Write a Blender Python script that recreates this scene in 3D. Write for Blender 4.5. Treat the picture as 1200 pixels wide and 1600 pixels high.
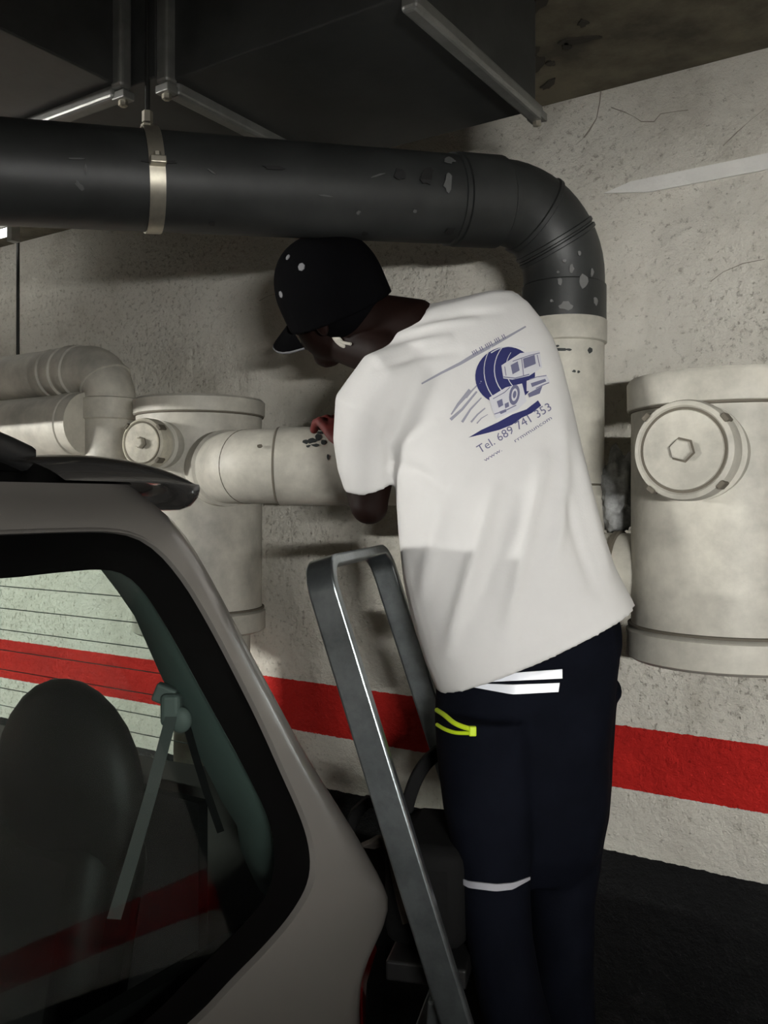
import bpy, bmesh, math, random
import numpy as np
from mathutils import Vector, Matrix, noise
from mathutils.bvhtree import BVHTree
random.seed(7); np.random.seed(7)
for o in list(bpy.data.objects): bpy.data.objects.remove(o)
scene = bpy.context.scene
COL = scene.collection

# ------------------------------------------------------------------ camera
F = 1400.0                      # focal length in pixels of the 1200x1600 frame
H = 1.45                        # camera height
YAW = math.radians(33.3)        # wall runs away to the left
HOR = 785.0                     # horizon row
cs, sn = math.cos(YAW), math.sin(YAW)
cam = bpy.data.cameras.new('camera'); camo = bpy.data.objects.new('camera', cam); COL.objects.link(camo)
cam.sensor_fit = 'HORIZONTAL'; cam.sensor_width = 36.0; cam.lens = 36.0 * F / 1200.0
cam.clip_start = 0.05
camo.location = (0, 0, H)
camo.rotation_euler = (math.radians(90), 0, YAW)
cam.shift_y = -(800 - HOR) / 1200.0
scene.camera = camo
# ------------------------------------------------------------------ world, exposure
w = bpy.data.worlds.new('World'); scene.world = w; w.use_nodes = True
w.node_tree.nodes['Background'].inputs[0].default_value = (0.9, 1.0, 0.95, 1)
w.node_tree.nodes['Background'].inputs[1].default_value = 0.0
vs = scene.view_settings
vs.view_transform = 'Standard'; vs.look = 'None'; vs.gamma = 1.0; vs.use_curve_mapping = False
vs.exposure = 1.15
# ceiling lamps of the garage: (u, v, z, length, axis, watts)
LAMPS = [(-4.4, -1.3, 2.20, 1.2, 'u', 800.0)]
ADDED_COLUMN_LAMP = (0.90, -0.60, 1.46, 0.60, 480.0)      # added key lamp on an added column behind the viewpoint

# ------------------------------------------------------------------ coordinates
# x runs along the back wall to the right, y towards it, z up; the camera stands at x=y=0
def C(X, Y, Z): return Vector((X * cs - Z * sn, X * sn + Z * cs, Y + H))
def P(px, py, Z): return C((px - 600) / F * Z, (HOR - py) / F * Z, Z)
def proj(p):
    X = p[0] * cs + p[1] * sn; Z = -p[0] * sn + p[1] * cs
    return 600 + F * X / Z, HOR - F * (p[2] - H) / Z, Z
CAMF = Vector((-sn, cs, 0)); CAMR = Vector((cs, sn, 0)); UP = Vector((0, 0, 1))
WALL = 1.90; CEIL = 2.35
def wallpt(px, py, v=WALL):
    Z = v / (cs + sn * (px - 600) / F); return P(px, py, Z)

# ------------------------------------------------------------------ materials
def mat(name, col, rough=0.6, metal=0.0, var=0.0, vscale=6.0, bump=0.0, bscale=40.0, dark=None, spec=0.5, coat=0.0, bdist=0.01):
    m = bpy.data.materials.new(name); m.use_nodes = True
    nt = m.node_tree; b = nt.nodes['Principled BSDF']
    b.inputs['Base Color'].default_value = (*col, 1); b.inputs['Roughness'].default_value = rough
    b.inputs['Metallic'].default_value = metal; b.inputs['Specular IOR Level'].default_value = spec
    if coat: b.inputs['Coat Weight'].default_value = coat; b.inputs['Coat Roughness'].default_value = 0.06
    tc = nt.nodes.new('ShaderNodeTexCoord')
    if var > 0:
        n = nt.nodes.new('ShaderNodeTexNoise'); n.inputs['Scale'].default_value = vscale; n.inputs['Detail'].default_value = 6
        n.inputs['Roughness'].default_value = 0.65
        nt.links.new(tc.outputs['Object'], n.inputs['Vector'])
        r = nt.nodes.new('ShaderNodeValToRGB'); r.color_ramp.elements[0].position = 0.35; r.color_ramp.elements[1].position = 0.62
        d = dark or tuple(c * (1 - var) for c in col)
        r.color_ramp.elements[0].color = (*d, 1); r.color_ramp.elements[1].color = (*col, 1)
        nt.links.new(n.outputs['Fac'], r.inputs['Fac']); nt.links.new(r.outputs['Color'], b.inputs['Base Color'])
    if bump > 0:
        n = nt.nodes.new('ShaderNodeTexNoise'); n.inputs['Scale'].default_value = bscale; n.inputs['Detail'].default_value = 5
        nt.links.new(tc.outputs['Object'], n.inputs['Vector'])
        bp = nt.nodes.new('ShaderNodeBump'); bp.inputs['Strength'].default_value = bump; bp.inputs['Distance'].default_value = bdist
        nt.links.new(n.outputs['Fac'], bp.inputs['Height']); nt.links.new(bp.outputs['Normal'], b.inputs['Normal'])
    return m

def wall_material():
    m = bpy.data.materials.new('painted_garage_wall'); m.use_nodes = True
    nt = m.node_tree; N = nt.nodes; Lk = nt.links.new; b = N['Principled BSDF']
    b.inputs['Roughness'].default_value = 0.75; b.inputs['Specular IOR Level'].default_value = 0.25
    geo = N.new('ShaderNodeNewGeometry'); sep = N.new('ShaderNodeSeparateXYZ'); Lk(geo.outputs['Position'], sep.inputs[0])
    def nz(scale, detail=6, rough=0.6):
        n = N.new('ShaderNodeTexNoise'); n.inputs['Scale'].default_value = scale; n.inputs['Detail'].default_value = detail
        n.inputs['Roughness'].default_value = rough; Lk(geo.outputs['Position'], n.inputs['Vector']); return n
    def math_(op, a, bb):
        n = N.new('ShaderNodeMath'); n.operation = op
        for i, x in enumerate((a, bb)):
            if isinstance(x, (int, float)): n.inputs[i].default_value = x
            else: Lk(x, n.inputs[i])
        return n.outputs[0]
    def ramp(inp, stops):
        r = N.new('ShaderNodeValToRGB'); e = r.color_ramp.elements
        e[0].position, e[0].color = stops[0][0], (*stops[0][1], 1); e[1].position, e[1].color = stops[-1][0], (*stops[-1][1], 1)
        for s in stops[1:-1]:
            x = e.new(s[0]); x.color = (*s[1], 1)
        Lk(inp, r.inputs['Fac']); return r
    def mix(f, a, bb):
        n = N.new('ShaderNodeMix'); n.data_type = 'RGBA'
        if isinstance(f, (int, float)): n.inputs[0].default_value = f
        else: Lk(f, n.inputs[0])
        for i, x in ((6, a), (7, bb)):
            if isinstance(x, tuple): n.inputs[i].default_value = (*x, 1)
            else: Lk(x, n.inputs[i])
        return n.outputs[2]
    edge = nz(60, 3)
    zz = math_('ADD', sep.outputs[2], math_('MULTIPLY', math_('SUBTRACT', edge.outputs['Fac'], 0.5), 0.008))
    stain = nz(2.6, 8, 0.7)
    white = ramp(stain.outputs['Fac'], [(0.28, (0.46, 0.43, 0.365)), (0.46, (0.68, 0.65, 0.575)), (0.7, (0.78, 0.755, 0.68))])
    pit = nz(70, 4, 0.7); zone = ramp(nz(1.7, 3, 0.5).outputs['Fac'], [(0.42, (0, 0, 0)), (0.62, (1, 1, 1))])
    pshift = math_('SUBTRACT', pit.outputs['Fac'], math_('MULTIPLY', zone.outputs['Color'], 0.065))
    pitm = ramp(pshift, [(0.28, (1, 1, 1)), (0.40, (0, 0, 0))])
    dirt = nz(9, 6, 0.75); dirtm = ramp(dirt.outputs['Fac'], [(0.60, (0, 0, 0)), (0.72, (1, 1, 1))])
    c = mix(math_('MULTIPLY', pitm.outputs['Color'], 0.50), white.outputs['Color'], (0.26, 0.225, 0.17))
    c = mix(math_('MULTIPLY', dirtm.outputs['Color'], 0.25), c, (0.30, 0.27, 0.22))
    redv = ramp(stain.outputs['Fac'], [(0.3, (0.42, 0.012, 0.010)), (0.65, (0.60, 0.020, 0.014))])
    inred = math_('MULTIPLY', math_('GREATER_THAN', zz, 0.833), math_('LESS_THAN', zz, 0.968))
    c = mix(inred, c, redv.outputs['Color'])
    dk = ramp(nz(5, 8, 0.75).outputs['Fac'], [(0.35, (0.005, 0.005, 0.0055)), (0.56, (0.009, 0.009, 0.0095)), (0.75, (0.035, 0.035, 0.034))])
    c = mix(math_('LESS_THAN', zz, 0.693), c, dk.outputs['Color'])
    Lk(c, b.inputs['Base Color'])
    h1 = nz(9, 6, 0.6); h2 = nz(55, 6, 0.7)
    hh = math_('ADD', math_('MULTIPLY', h1.outputs['Fac'], 1.0), math_('MULTIPLY', h2.outputs['Fac'], 0.35))
    hh = math_('SUBTRACT', hh, math_('MULTIPLY', pitm.outputs['Color'], 0.10))
    bp = N.new('ShaderNodeBump'); bp.inputs['Strength'].default_value = 0.9; bp.inputs['Distance'].default_value = 0.03
    Lk(hh, bp.inputs['Height']); Lk(bp.outputs['Normal'], b.inputs['Normal'])
    return m

def glass_material(name, tint, ior=1.5):
    m = bpy.data.materials.new(name); m.use_nodes = True
    nt = m.node_tree; N = nt.nodes; Lk = nt.links.new
    N.remove(N['Principled BSDF'])
    t = N.new('ShaderNodeBsdfTransparent'); t.inputs[0].default_value = (*tint, 1)
    g = N.new('ShaderNodeBsdfGlossy'); g.inputs['Roughness'].default_value = 0.015
    lw = N.new('ShaderNodeLayerWeight'); lw.inputs['Blend'].default_value = 0.5      # facing: 0 head-on, 1 grazing
    pw = N.new('ShaderNodeMath'); pw.operation = 'POWER'; pw.inputs[1].default_value = 5.0; Lk(lw.outputs['Facing'], pw.inputs[0])
    fr = N.new('ShaderNodeMath'); fr.operation = 'MULTIPLY_ADD'; fr.inputs[1].default_value = 0.95; fr.inputs[2].default_value = 0.018; Lk(pw.outputs[0], fr.inputs[0])
    mx = N.new('ShaderNodeMixShader'); Lk(fr.outputs[0], mx.inputs[0]); Lk(t.outputs[0], mx.inputs[1]); Lk(g.outputs[0], mx.inputs[2])
    Lk(mx.outputs[0], N['Material Output'].inputs[0])
    return m

def emit(name, col, s):
    m = bpy.data.materials.new(name); m.use_nodes = True
    b = m.node_tree.nodes['Principled BSDF']; b.inputs['Base Color'].default_value = (*col, 1)
    b.inputs['Emission Color'].default_value = (*col, 1); b.inputs['Emission Strength'].default_value = s
    return m

M = {}
M['wall'] = wall_material()
M['floor'] = mat('dark_concrete', (0.05, 0.05, 0.048), 0.7, var=0.6, vscale=4, bump=0.3, bscale=30)
M['ceiling'] = mat('stained_ceiling', (0.15, 0.13, 0.09), 0.9, var=0.75, vscale=7, bump=0.4, bscale=25, dark=(0.06, 0.052, 0.036))
M['pvc_dark'] = mat('dark_grey_pvc', (0.030, 0.032, 0.031), 0.5, var=0.45, vscale=5, bump=0.12, bscale=30, bdist=0.004)
M['pvc_white'] = mat('painted_white_pipe', (0.60, 0.575, 0.50), 0.55, var=0.38, vscale=7, bump=0.22, bscale=45, bdist=0.004)
M['pvc_cap'] = mat('aged_cream_cap', (0.60, 0.565, 0.46), 0.6, var=0.45, vscale=14, bump=0.3, bscale=50, bdist=0.004)
M['seam'] = mat('grimy_seam', (0.12, 0.105, 0.08), 0.8)
M['grime'] = mat('black_grime', (0.03, 0.035, 0.035), 0.7)
M['galv'] = mat('galvanised_sheet', (0.06, 0.062, 0.06), 0.45, 0.35, var=0.3, vscale=8, bump=0.05, bscale=12)
M['flange'] = mat('galvanised_flange', (0.26, 0.26, 0.245), 0.4, 0.5, var=0.3, vscale=12)
M['steel'] = mat('zinc_steel', (0.62, 0.58, 0.48), 0.38, 0.85, var=0.3, vscale=20)
M['iron'] = mat('dark_iron', (0.035, 0.035, 0.033), 0.5, 0.6)
M['alu'] = mat('scuffed_aluminium', (0.34, 0.375, 0.385), 0.32, 0.92, var=0.35, vscale=14, bump=0.05, bscale=60)
M['black_plastic'] = mat('black_plastic', (0.012, 0.012, 0.012), 0.45)
M['rubber'] = mat('black_rubber', (0.015, 0.015, 0.015), 0.8)
M['foam'] = mat('grey_foam', (0.36, 0.365, 0.36), 0.85, var=0.5, vscale=30, bump=0.6, bscale=45)
M['light_streak'] = mat('pale_light_streak', (0.80, 0.79, 0.75), 0.8, var=0.12, vscale=8, bump=0.4, bscale=50)  # pale colour stands in for the streak of light on the wall
M['shirt'] = mat('white_cotton', (0.76, 0.75, 0.735), 0.9, var=0.06, vscale=5, bump=0.10, bscale=260, spec=0.15, bdist=0.003)
M['trouser'] = mat('navy_work_cloth', (0.0045, 0.0055, 0.010), 0.85, var=0.3, vscale=14, bump=0.2, bscale=150, spec=0.06, bdist=0.003)
M['cap'] = mat('black_cap_cloth', (0.002, 0.002, 0.0025), 0.9, bump=0.2, bscale=150, spec=0.04, bdist=0.003)
M['skin'] = mat('dark_skin', (0.010, 0.0036, 0.0024), 0.6, var=0.25, vscale=18, spec=0.15)
M['reflect'] = mat('reflective_tape', (0.80, 0.82, 0.88), 0.35, spec=0.6)
M['reflect_grey'] = mat('worn_reflective_tape', (0.42, 0.42, 0.46), 0.5)
M['neon'] = mat('neon_yellow_cord', (0.62, 0.82, 0.02), 0.5)
M['glove'] = mat('dark_red_glove', (0.13, 0.010, 0.007), 0.7, var=0.4, vscale=30)
M['glove_tip'] = mat('green_glove_tip', (0.05, 0.09, 0.04), 0.7)
M['lens'] = mat('pale_glasses_glint', (0.50, 0.48, 0.42), 0.25)  # pale colour stands in for the glint on the glasses
M['logo_grey'] = mat('grey_stitching', (0.16, 0.16, 0.17), 0.6)
M['eye'] = mat('eye_white', (0.6, 0.55, 0.5), 0.3)
M['navy'] = mat('navy_print', (0.035, 0.038, 0.14), 0.85, spec=0.15)
M['greyprint'] = mat('faded_blue_grey_print', (0.34, 0.34, 0.40), 0.9, spec=0.15)
M['midprint'] = mat('blue_grey_print', (0.17, 0.17, 0.27), 0.9, spec=0.15)
M['whiteprint'] = mat('white_print', (0.66, 0.66, 0.70), 0.9, spec=0.15)
M['car'] = mat('champagne_silver_paint', (0.22, 0.205, 0.188), 0.32, 0.35, coat=0.6)
M['car_dark'] = mat('dark_gloss_paint', (0.05, 0.048, 0.046), 0.15, 0.3, coat=0.8)
M['frit'] = mat('black_glass_border', (0.002, 0.002, 0.002), 0.4, spec=0.05)
M['trim_teal'] = mat('grey_green_trim', (0.15, 0.20, 0.185), 0.8)
M['car_black'] = mat('car_interior_black', (0.006, 0.006, 0.006), 0.9, spec=0.1)
M['seat'] = mat('black_seat_vinyl', (0.005, 0.0053, 0.0053), 0.55, spec=0.2)
M['belt'] = mat('grey_belt', (0.075, 0.08, 0.078), 0.7)
M['anchor'] = mat('grey_plastic', (0.10, 0.115, 0.11), 0.6)
M['glass'] = glass_material('car_glass', (0.72, 0.80, 0.765))
M['glass_rear'] = glass_material('car_rear_glass', (0.90, 0.96, 0.93))
M['wire'] = mat('defroster_wire', (0.10, 0.12, 0.11), 0.7)
M['lamp_red'] = mat('dark_red_tail_lamp', (0.10, 0.004, 0.004), 0.2, coat=0.5)
M['tyre'] = M['rubber']
M['rim'] = mat('wheel_rim', (0.5, 0.5, 0.5), 0.35, 0.8)
M['lamp_body'] = mat('lamp_housing', (0.75, 0.75, 0.73), 0.5)
M['added_lamp_black'] = mat('added_black_lamp_hood', (0.02, 0.02, 0.02), 0.6)
M['tube_far'] = emit('lit_far_tube', (1.0, 0.99, 0.95), 1.8)
M['bag'] = mat('black_bag_canvas', (0.008, 0.008, 0.008), 0.85, bump=0.3, bscale=80, spec=0.15, bdist=0.004)
M['rag'] = mat('brown_grey_rag', (0.085, 0.07, 0.058), 0.9, var=0.5, vscale=20)

# ------------------------------------------------------------------ mesh helpers
class MB:
    def __init__(s): s.v = []; s.f = []
    def add(s, vs, fs):
        o = len(s.v); s.v += [Vector(x) for x in vs]; s.f += [tuple(i + o for i in f) for f in fs]; return s
    def box(s, lo, hi):
        x0, y0, z0 = lo; x1, y1, z1 = hi
        return s.add([(x0,y0,z0),(x1,y0,z0),(x1,y1,z0),(x0,y1,z0),(x0,y0,z1),(x1,y0,z1),(x1,y1,z1),(x0,y1,z1)],
                     [(0,3,2,1),(4,5,6,7),(0,1,5,4),(1,2,6,5),(2,3,7,6),(3,0,4,7)])
    def obox(s, c, ax, ay, az, hx, hy, hz):
        vs = [c + ax*(i*hx) + ay*(j*hy) + az*(k*hz) for k in (-1,1) for i, j in ((-1,-1),(1,-1),(1,1),(-1,1))]
        return s.add(vs, [(0,3,2,1),(4,5,6,7),(0,1,5,4),(1,2,6,5),(2,3,7,6),(3,0,4,7)])
    def rings(s, rings, cap=True, closed=True):
        n = len(rings[0]); o = len(s.v)
        for r in rings: s.v += [Vector(x) for x in r]
        for i in range(len(rings) - 1):
            for j in range(n if closed else n - 1):
                a, b = o + i*n + j, o + i*n + (j+1) % n
                s.f.append((a, b, b + n, a + n))
        if cap:
            s.f.append(tuple(o + j for j in range(n))[::-1]); s.f.append(tuple(o + (len(rings)-1)*n + j for j in range(n)))
        return s
    def tube(s, path, r, seg=24, cap=True, ball=False):
        path = [Vector(p) for p in path]; n = len(path)
        rr = list(r) if hasattr(r, '__len__') else [r] * n
        if ball:      # hemispherical ends
            d0 = (path[0] - path[1]).normalized(); d1 = (path[-1] - path[-2]).normalized()
            pre = [(path[0] + d0 * rr[0] * math.sin(a), rr[0] * math.cos(a)) for a in (1.5, 1.1, 0.75, 0.4)]
            post = [(path[-1] + d1 * rr[-1] * math.sin(a), rr[-1] * math.cos(a)) for a in (0.4, 0.75, 1.1, 1.5)]
            rr = [x[1] for x in pre] + rr + [x[1] for x in post]; path = [x[0] for x in pre] + path + [x[0] for x in post]; n = len(path)
        T = []
        for i in range(n):
            t = path[min(i+1, n-1)] - path[max(i-1, 0)]; T.append(t.normalized())
        u = T[0].orthogonal().normalized(); rs = []
        for i in range(n):
            if i > 0:
                q = T[i-1].rotation_difference(T[i]); u = (q @ u)
            u = (u - T[i] * u.dot(T[i])).normalized(); v = T[i].cross(u)
            rs.append([path[i] + (u * math.cos(2*math.pi*k/seg) + v * math.sin(2*math.pi*k/seg)) * rr[i] for k in range(seg)])
        return s.rings(rs, cap)
    def lathe(s, o, ax, prof, seg=40, cap=True):
        ax = Vector(ax).normalized(); o = Vector(o); u = ax.orthogonal().normalized(); v = ax.cross(u)
        return s.rings([[o + ax * d + (u * math.cos(2*math.pi*k/seg) + v * math.sin(2*math.pi*k/seg)) * max(r, 1e-4) for k in range(seg)] for d, r in prof], cap)
    def ellipsoid(s, c, ax, ay, az, n=20, m=12):
        rs = []
        for i in range(m + 1):
            t = math.pi * (i + 0.02) / (m + 0.04)
            rs.append([c + az * (-math.cos(t)) + (ax * math.cos(2*math.pi*k/n) + ay * math.sin(2*math.pi*k/n)) * math.sin(t) for k in range(n)])
        return s.rings(rs, True)
    def strip(s, path, wdir, width, thick):
        """flat bar swept along path: width along wdir, thickness across"""
        path = [Vector(p) for p in path]; n = len(path); rs = []
        for i in range(n):
            t = (path[min(i+1, n-1)] - path[max(i-1, 0)]).normalized()
            W = wdir[i] if isinstance(wdir, list) else wdir
            W = (W - t * W.dot(t)).normalized(); Nn = t.cross(W)
            rs.append([path[i] + W * (a * width / 2) + Nn * (b * thick / 2) for a, b in ((-1,-1),(1,-1),(1,1),(-1,1))])
        return s.rings(rs, True)

def fillet(pts, R, n=10):
    pts = [Vector(p) for p in pts]; out = [pts[0]]
    for i in range(1, len(pts) - 1):
        a, b, c = pts[i-1], pts[i], pts[i+1]
        d1 = (a - b).normalized(); d2 = (c - b).normalized(); th = d1.angle(d2)
        t = R / math.tan(th / 2); p0 = b + d1 * t; p1 = b + d2 * t
        ctr = b + (d1 + d2).normalized() * (R / math.sin(th / 2))
        r0 = p0 - ctr; r1 = p1 - ctr; ang = r0.angle(r1); ax = r0.cross(r1).normalized()
        for k in range(n + 1): out.append(ctr + Matrix.Rotation(ang * k / n, 3, ax) @ r0)
    out.append(pts[-1]); return out

ORIGIN = {}
def tag(o, label=None, cat=None, group=None, kind=None):
    if label: o['label'] = label
    if cat: o['category'] = cat
    if group: o['group'] = group
    if kind: o['kind'] = kind
    return o
def link(name, me, parent=None, origin=None):
    o = bpy.data.objects.new(name, me); COL.objects.link(o)
    if parent is not None:
        o.parent = parent; ORIGIN[o] = ORIGIN[parent]
    else:
        ORIGIN[o] = Vector(origin) if origin is not None else Vector((0,0,0)); o.location = ORIGIN[o]
    return o
def obj(name, mb, m, parent=None, origin=None, smooth=True, bevel=0.0, sharp=40):
    og = ORIGIN[parent] if parent is not None else (Vector(origin) if origin is not None else Vector((0,0,0)))
    me = bpy.data.meshes.new(name); me.from_pydata([tuple(v - og) for v in mb.v], [], mb.f)
    bm = bmesh.new(); bm.from_mesh(me); bmesh.ops.recalc_face_normals(bm, faces=bm.faces); bm.to_mesh(me); bm.free()
    me.materials.append(m)
    if smooth:
        me.shade_smooth(); me.set_sharp_from_angle(angle=math.radians(sharp))
    o = link(name, me, parent, og if parent is None else None)
    if bevel > 0:
        b = o.modifiers.new('bevel', 'BEVEL'); b.width = bevel; b.segments = 3; b.limit_method = 'ANGLE'; b.angle_limit = math.radians(35)
    return o
def thing(name, label, cat, origin, group=None):
    return tag(link(name, None, None, origin), label, cat, group)
def fuse(mb, voxel, iters=6, factor=0.5):
    """weld overlapping closed shapes into one continuous surface; returns a mesh in world coordinates"""
    me = bpy.data.meshes.new('tmp'); me.from_pydata([tuple(v) for v in mb.v], [], mb.f)
    bm = bmesh.new(); bm.from_mesh(me); bmesh.ops.recalc_face_normals(bm, faces=bm.faces); bm.to_mesh(me); bm.free()
    o = bpy.data.objects.new('tmp', me); COL.objects.link(o)
    r = o.modifiers.new('r', 'REMESH'); r.mode = 'VOXEL'; r.voxel_size = voxel
    sm = o.modifiers.new('s', 'SMOOTH'); sm.iterations = iters; sm.factor = factor
    dg = bpy.context.evaluated_depsgraph_get(); dg.update()
    out = bpy.data.meshes.new_from_object(o.evaluated_get(dg))
    bpy.data.objects.remove(o); bpy.data.meshes.remove(me)
    return out
def mesh_obj(name, me, m, parent=None, origin=None):
    og = ORIGIN[parent] if parent is not None else Vector(origin)
    me.transform(Matrix.Translation(-og)); me.materials.clear(); me.materials.append(m); me.shade_smooth(); me.name = name
    return link(name, me, parent, og if parent is None else None)

# ------------------------------------------------------------------ setting
def plane_struct(name, a, b, c, d, m, nx=1, ny=1):
    mb = MB(); mb.add([a, b, c, d], [(0, 1, 2, 3)])
    return tag(obj(name, mb, m, smooth=False), kind='structure')
U0, U1, V0 = -6.5, 3.4, -7.0
def slab(name, lo, hi, m): return tag(obj(name, MB().box(lo, hi), m, smooth=False), kind='structure')
wall_back = slab('wall_back', (U0, WALL, 0), (U1, WALL + 0.15, CEIL), M['wall'])
slab('wall_right', (U1, V0, 0), (U1 + 0.15, WALL + 0.15, CEIL), M['wall'])
slab('wall_left', (U0 - 0.15, V0, 0), (U0, WALL + 0.15, CEIL), M['wall'])
slab('wall_front', (U0 - 0.15, V0 - 0.15, 0), (U1 + 0.15, V0, CEIL), M['wall'])
slab('floor', (U0 - 0.15, V0 - 0.15, -0.1), (U1 + 0.15, WALL + 0.15, 0), M['floor'])
ceiling = slab('ceiling', (U0 - 0.15, V0 - 0.15, CEIL), (U1 + 0.15, WALL + 0.15, CEIL + 0.1), M['ceiling'])

slab('added_beam', (U0, .85, 1.81), (-1.75, 1.05, CEIL), M['ceiling'])      # unseen beam left of the duct, added to shade the upper left wall
M['added_door'] = mat('added_dark_door', (0.03, 0.031, 0.032), 0.5, var=0.2, vscale=6)
added_door = slab('added_door_1', (-.26, WALL - .03, .01), (.44, WALL + .02, 2.0), M['added_door'])  # unseen dark door, added to darken the reflection in the car glass
obj('added_door_handle', MB().box((-.20, WALL - .08, 1.0), (-.09, WALL - .06, 1.02)).box((-.20, WALL - .08, 1.0), (-.185, WALL - .02, 1.02)), M['iron'], added_door, smooth=False)
# flaking paint patches on the ceiling next to the duct
def blob_patch(c, rx, ry, n=14, jag=0.35):
    mb = MB(); a0 = random.random() * 6.28
    ring = []
    for k in range(n):
        a = 2 * math.pi * k / n; q = 1 + jag * (random.random() * 2 - 1)
        ring.append(Vector((c[0] + math.cos(a0) * rx * q * math.cos(a) - math.sin(a0) * ry * q * math.sin(a),
                            c[1] + math.sin(a0) * rx * q * math.cos(a) + math.cos(a0) * ry * q * math.sin(a), 0)))
    mb.rings([[v + Vector((0, 0, CEIL + 0.001)) for v in ring], [v * 1.0 + Vector((0, 0, CEIL - 0.003)) for v in ring]])
    return mb
M['flake'] = mat('dark_bare_patch', (0.035, 0.03, 0.022), 0.9)
for (px, py, rx, ry) in [(740, 15, .020, .010), (800, 42, .024, .012), (825, 78, .022, .016), (745, 55, .022, .006), (835, 100, .030, .014), (910, 35, .012, .008),
                         (905, 62, .030, .010), (860, 98, .010, .006), (858, 130, .028, .010), (800, 80, .012, .007), (780, 35, .010, .006), (885, 70, .012, .006), (690, 8, .020, .006), (838, 8, .03, .01)]:
    Z = (CEIL - H) * F / (HOR - py); p = P(px, py, Z)
    obj('flaked_patch', blob_patch(p, rx * 1.1, ry * 1.3), M['flake'], ceiling, smooth=False)

# light streak right of the pipe bend, put in as a pale raised strip
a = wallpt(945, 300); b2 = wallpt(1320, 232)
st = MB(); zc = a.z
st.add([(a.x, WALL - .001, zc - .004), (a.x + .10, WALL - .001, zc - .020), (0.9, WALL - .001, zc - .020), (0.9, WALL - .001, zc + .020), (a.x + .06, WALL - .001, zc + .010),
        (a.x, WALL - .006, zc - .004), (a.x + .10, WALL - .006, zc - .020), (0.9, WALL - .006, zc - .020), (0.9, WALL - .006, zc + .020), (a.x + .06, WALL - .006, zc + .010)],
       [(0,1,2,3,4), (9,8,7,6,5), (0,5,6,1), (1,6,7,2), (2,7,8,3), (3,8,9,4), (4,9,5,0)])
tag(obj('light_streak_strip', st, M['light_streak'], smooth=False), kind='structure')

# cracks in the plaster high on the wall
M['crack'] = mat('plaster_crack', (0.26, 0.235, 0.19), 0.9)
def wall_line(pts, r, name='crack', m='crack', parent=wall_back):
    mb = MB(); mb.tube([wallpt(x, y, WALL - .001) for x, y in pts], [r * .6 * (0.4 + random.random()) for _ in pts], 6); return obj(name, mb, M[m], parent)
wall_line([(940, 132), (937, 160), (932, 185), (920, 205), (912, 215)], .0022)
wall_line([(912, 215), (905, 222), (900, 226)], .0012)
wall_line([(955, 168), (975, 175), (990, 182), (1002, 190), (1022, 190), (1032, 178), (1050, 175), (1075, 172)], .0013)
wall_line([(1195, 170), (1170, 190), (1150, 208), (1130, 228)], .0013)
wall_line([(1195, 405), (1160, 412), (1130, 425), (1110, 440)], .0011)
wall_line([(405, 470), (420, 462), (436, 458)], .0010)

# ------------------------------------------------------------------ ceiling lamps
def lamp_fixture(u, v, z, length, axis, watts, label):
    t = thing('ceiling_lamp', label, 'lamp', (u, v, CEIL), 'fluorescent ceiling lamps')
    d = Vector((0, 1, 0)) if axis == 'v' else Vector((1, 0, 0)); e = Vector((d.y, d.x, 0))
    c = Vector((u, v, z))
    zt_ = z + .05
    obj('housing', MB().obox(Vector((u, v, zt_ + .02)), d, e, UP, length/2, .07, .018), M['lamp_body'], t, smooth=False, bevel=.004)
    if watts:
        for sg in (-1, 1):          # reflector flaps of the trough, level with the tube
            a0 = c + e * sg * .07 + UP * .06; a1 = c + e * sg * .085 + UP * .003
            obj('reflector', MB().strip([a0, a1], d, length, .002), M['lamp_body'], t, smooth=False)
            obj('hanging_chain', MB().tube([Vector((u, v, zt_ + .035)) + d * sg * .45, Vector((u, v, CEIL)) + d * sg * .45], .004, 6), M['iron'], t)
            obj('end_plate', MB().obox(c + d * sg * length/2 + UP * .03, d, e, UP, .002, .075, .03), M['lamp_body'], t, smooth=False)
    m_ = M['tube_far']
    if watts: m_ = emit('lit_tube', (1.0, 0.985, 0.94), watts)
    obj('tube', MB().tube([c - d * (length/2 - .03), c + d * (length/2 - .03)], .016 if watts else .013, 14), m_, t)
    for sgn in (-1, 1):
        obj('socket', MB().obox(c + d * sgn * (length/2 - .015), d, e, UP, .012, .014, .035), M['lamp_body'], t, smooth=False)
    return t
def added_column_lamp(u, v, z, length, strength):
    slab('added_column', (u - .45, v - .55, 0), (u + .45, v - .10, CEIL), M['wall'])  # unseen column, added to carry the key lamp
    t = thing('added_column_lamp', 'added hooded tube lamp on an added column behind the viewpoint', 'lamp', (u, v - .10, z))
    X_ = Vector((1, 0, 0)); c = Vector((u, v, z))
    obj('back_plate', MB().obox(Vector((u, v - .085, z)), X_, Vector((0, 1, 0)), UP, length/2, .014, .05), M['lamp_body'], t, smooth=False, bevel=.004)
    obj('added_hood', MB().box((u - length/2, v - .075, z + .038), (u + length/2, v + .11, z + .041)), M['added_lamp_black'], t, smooth=False)  # hood and lip added to cut the light above and below
    obj('added_lower_lip', MB().box((u - length/2, v - .075, z - .044), (u + length/2, v + .10, z - .041)), M['added_lamp_black'], t, smooth=False)
    obj('tube', MB().tube([c - X_ * (length/2 - .03), c + X_ * (length/2 - .03)], .016, 14), emit('lit_added_tube', (1.0, 0.99, 0.955), strength), t)  # tube of the added key lamp
    for sg in (-1, 1):
        obj('socket', MB().box((u + sg * (length/2 - .015) - .012, v - .075, z - .014), (u + sg * (length/2 - .015) + .012, v + .014, z + .014)), M['lamp_body'], t, smooth=False)
added_column_lamp(*ADDED_COLUMN_LAMP)
lamp_fixture(*LAMPS[0], 'fluorescent batten lamp on the ceiling beyond the silver car')
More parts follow.
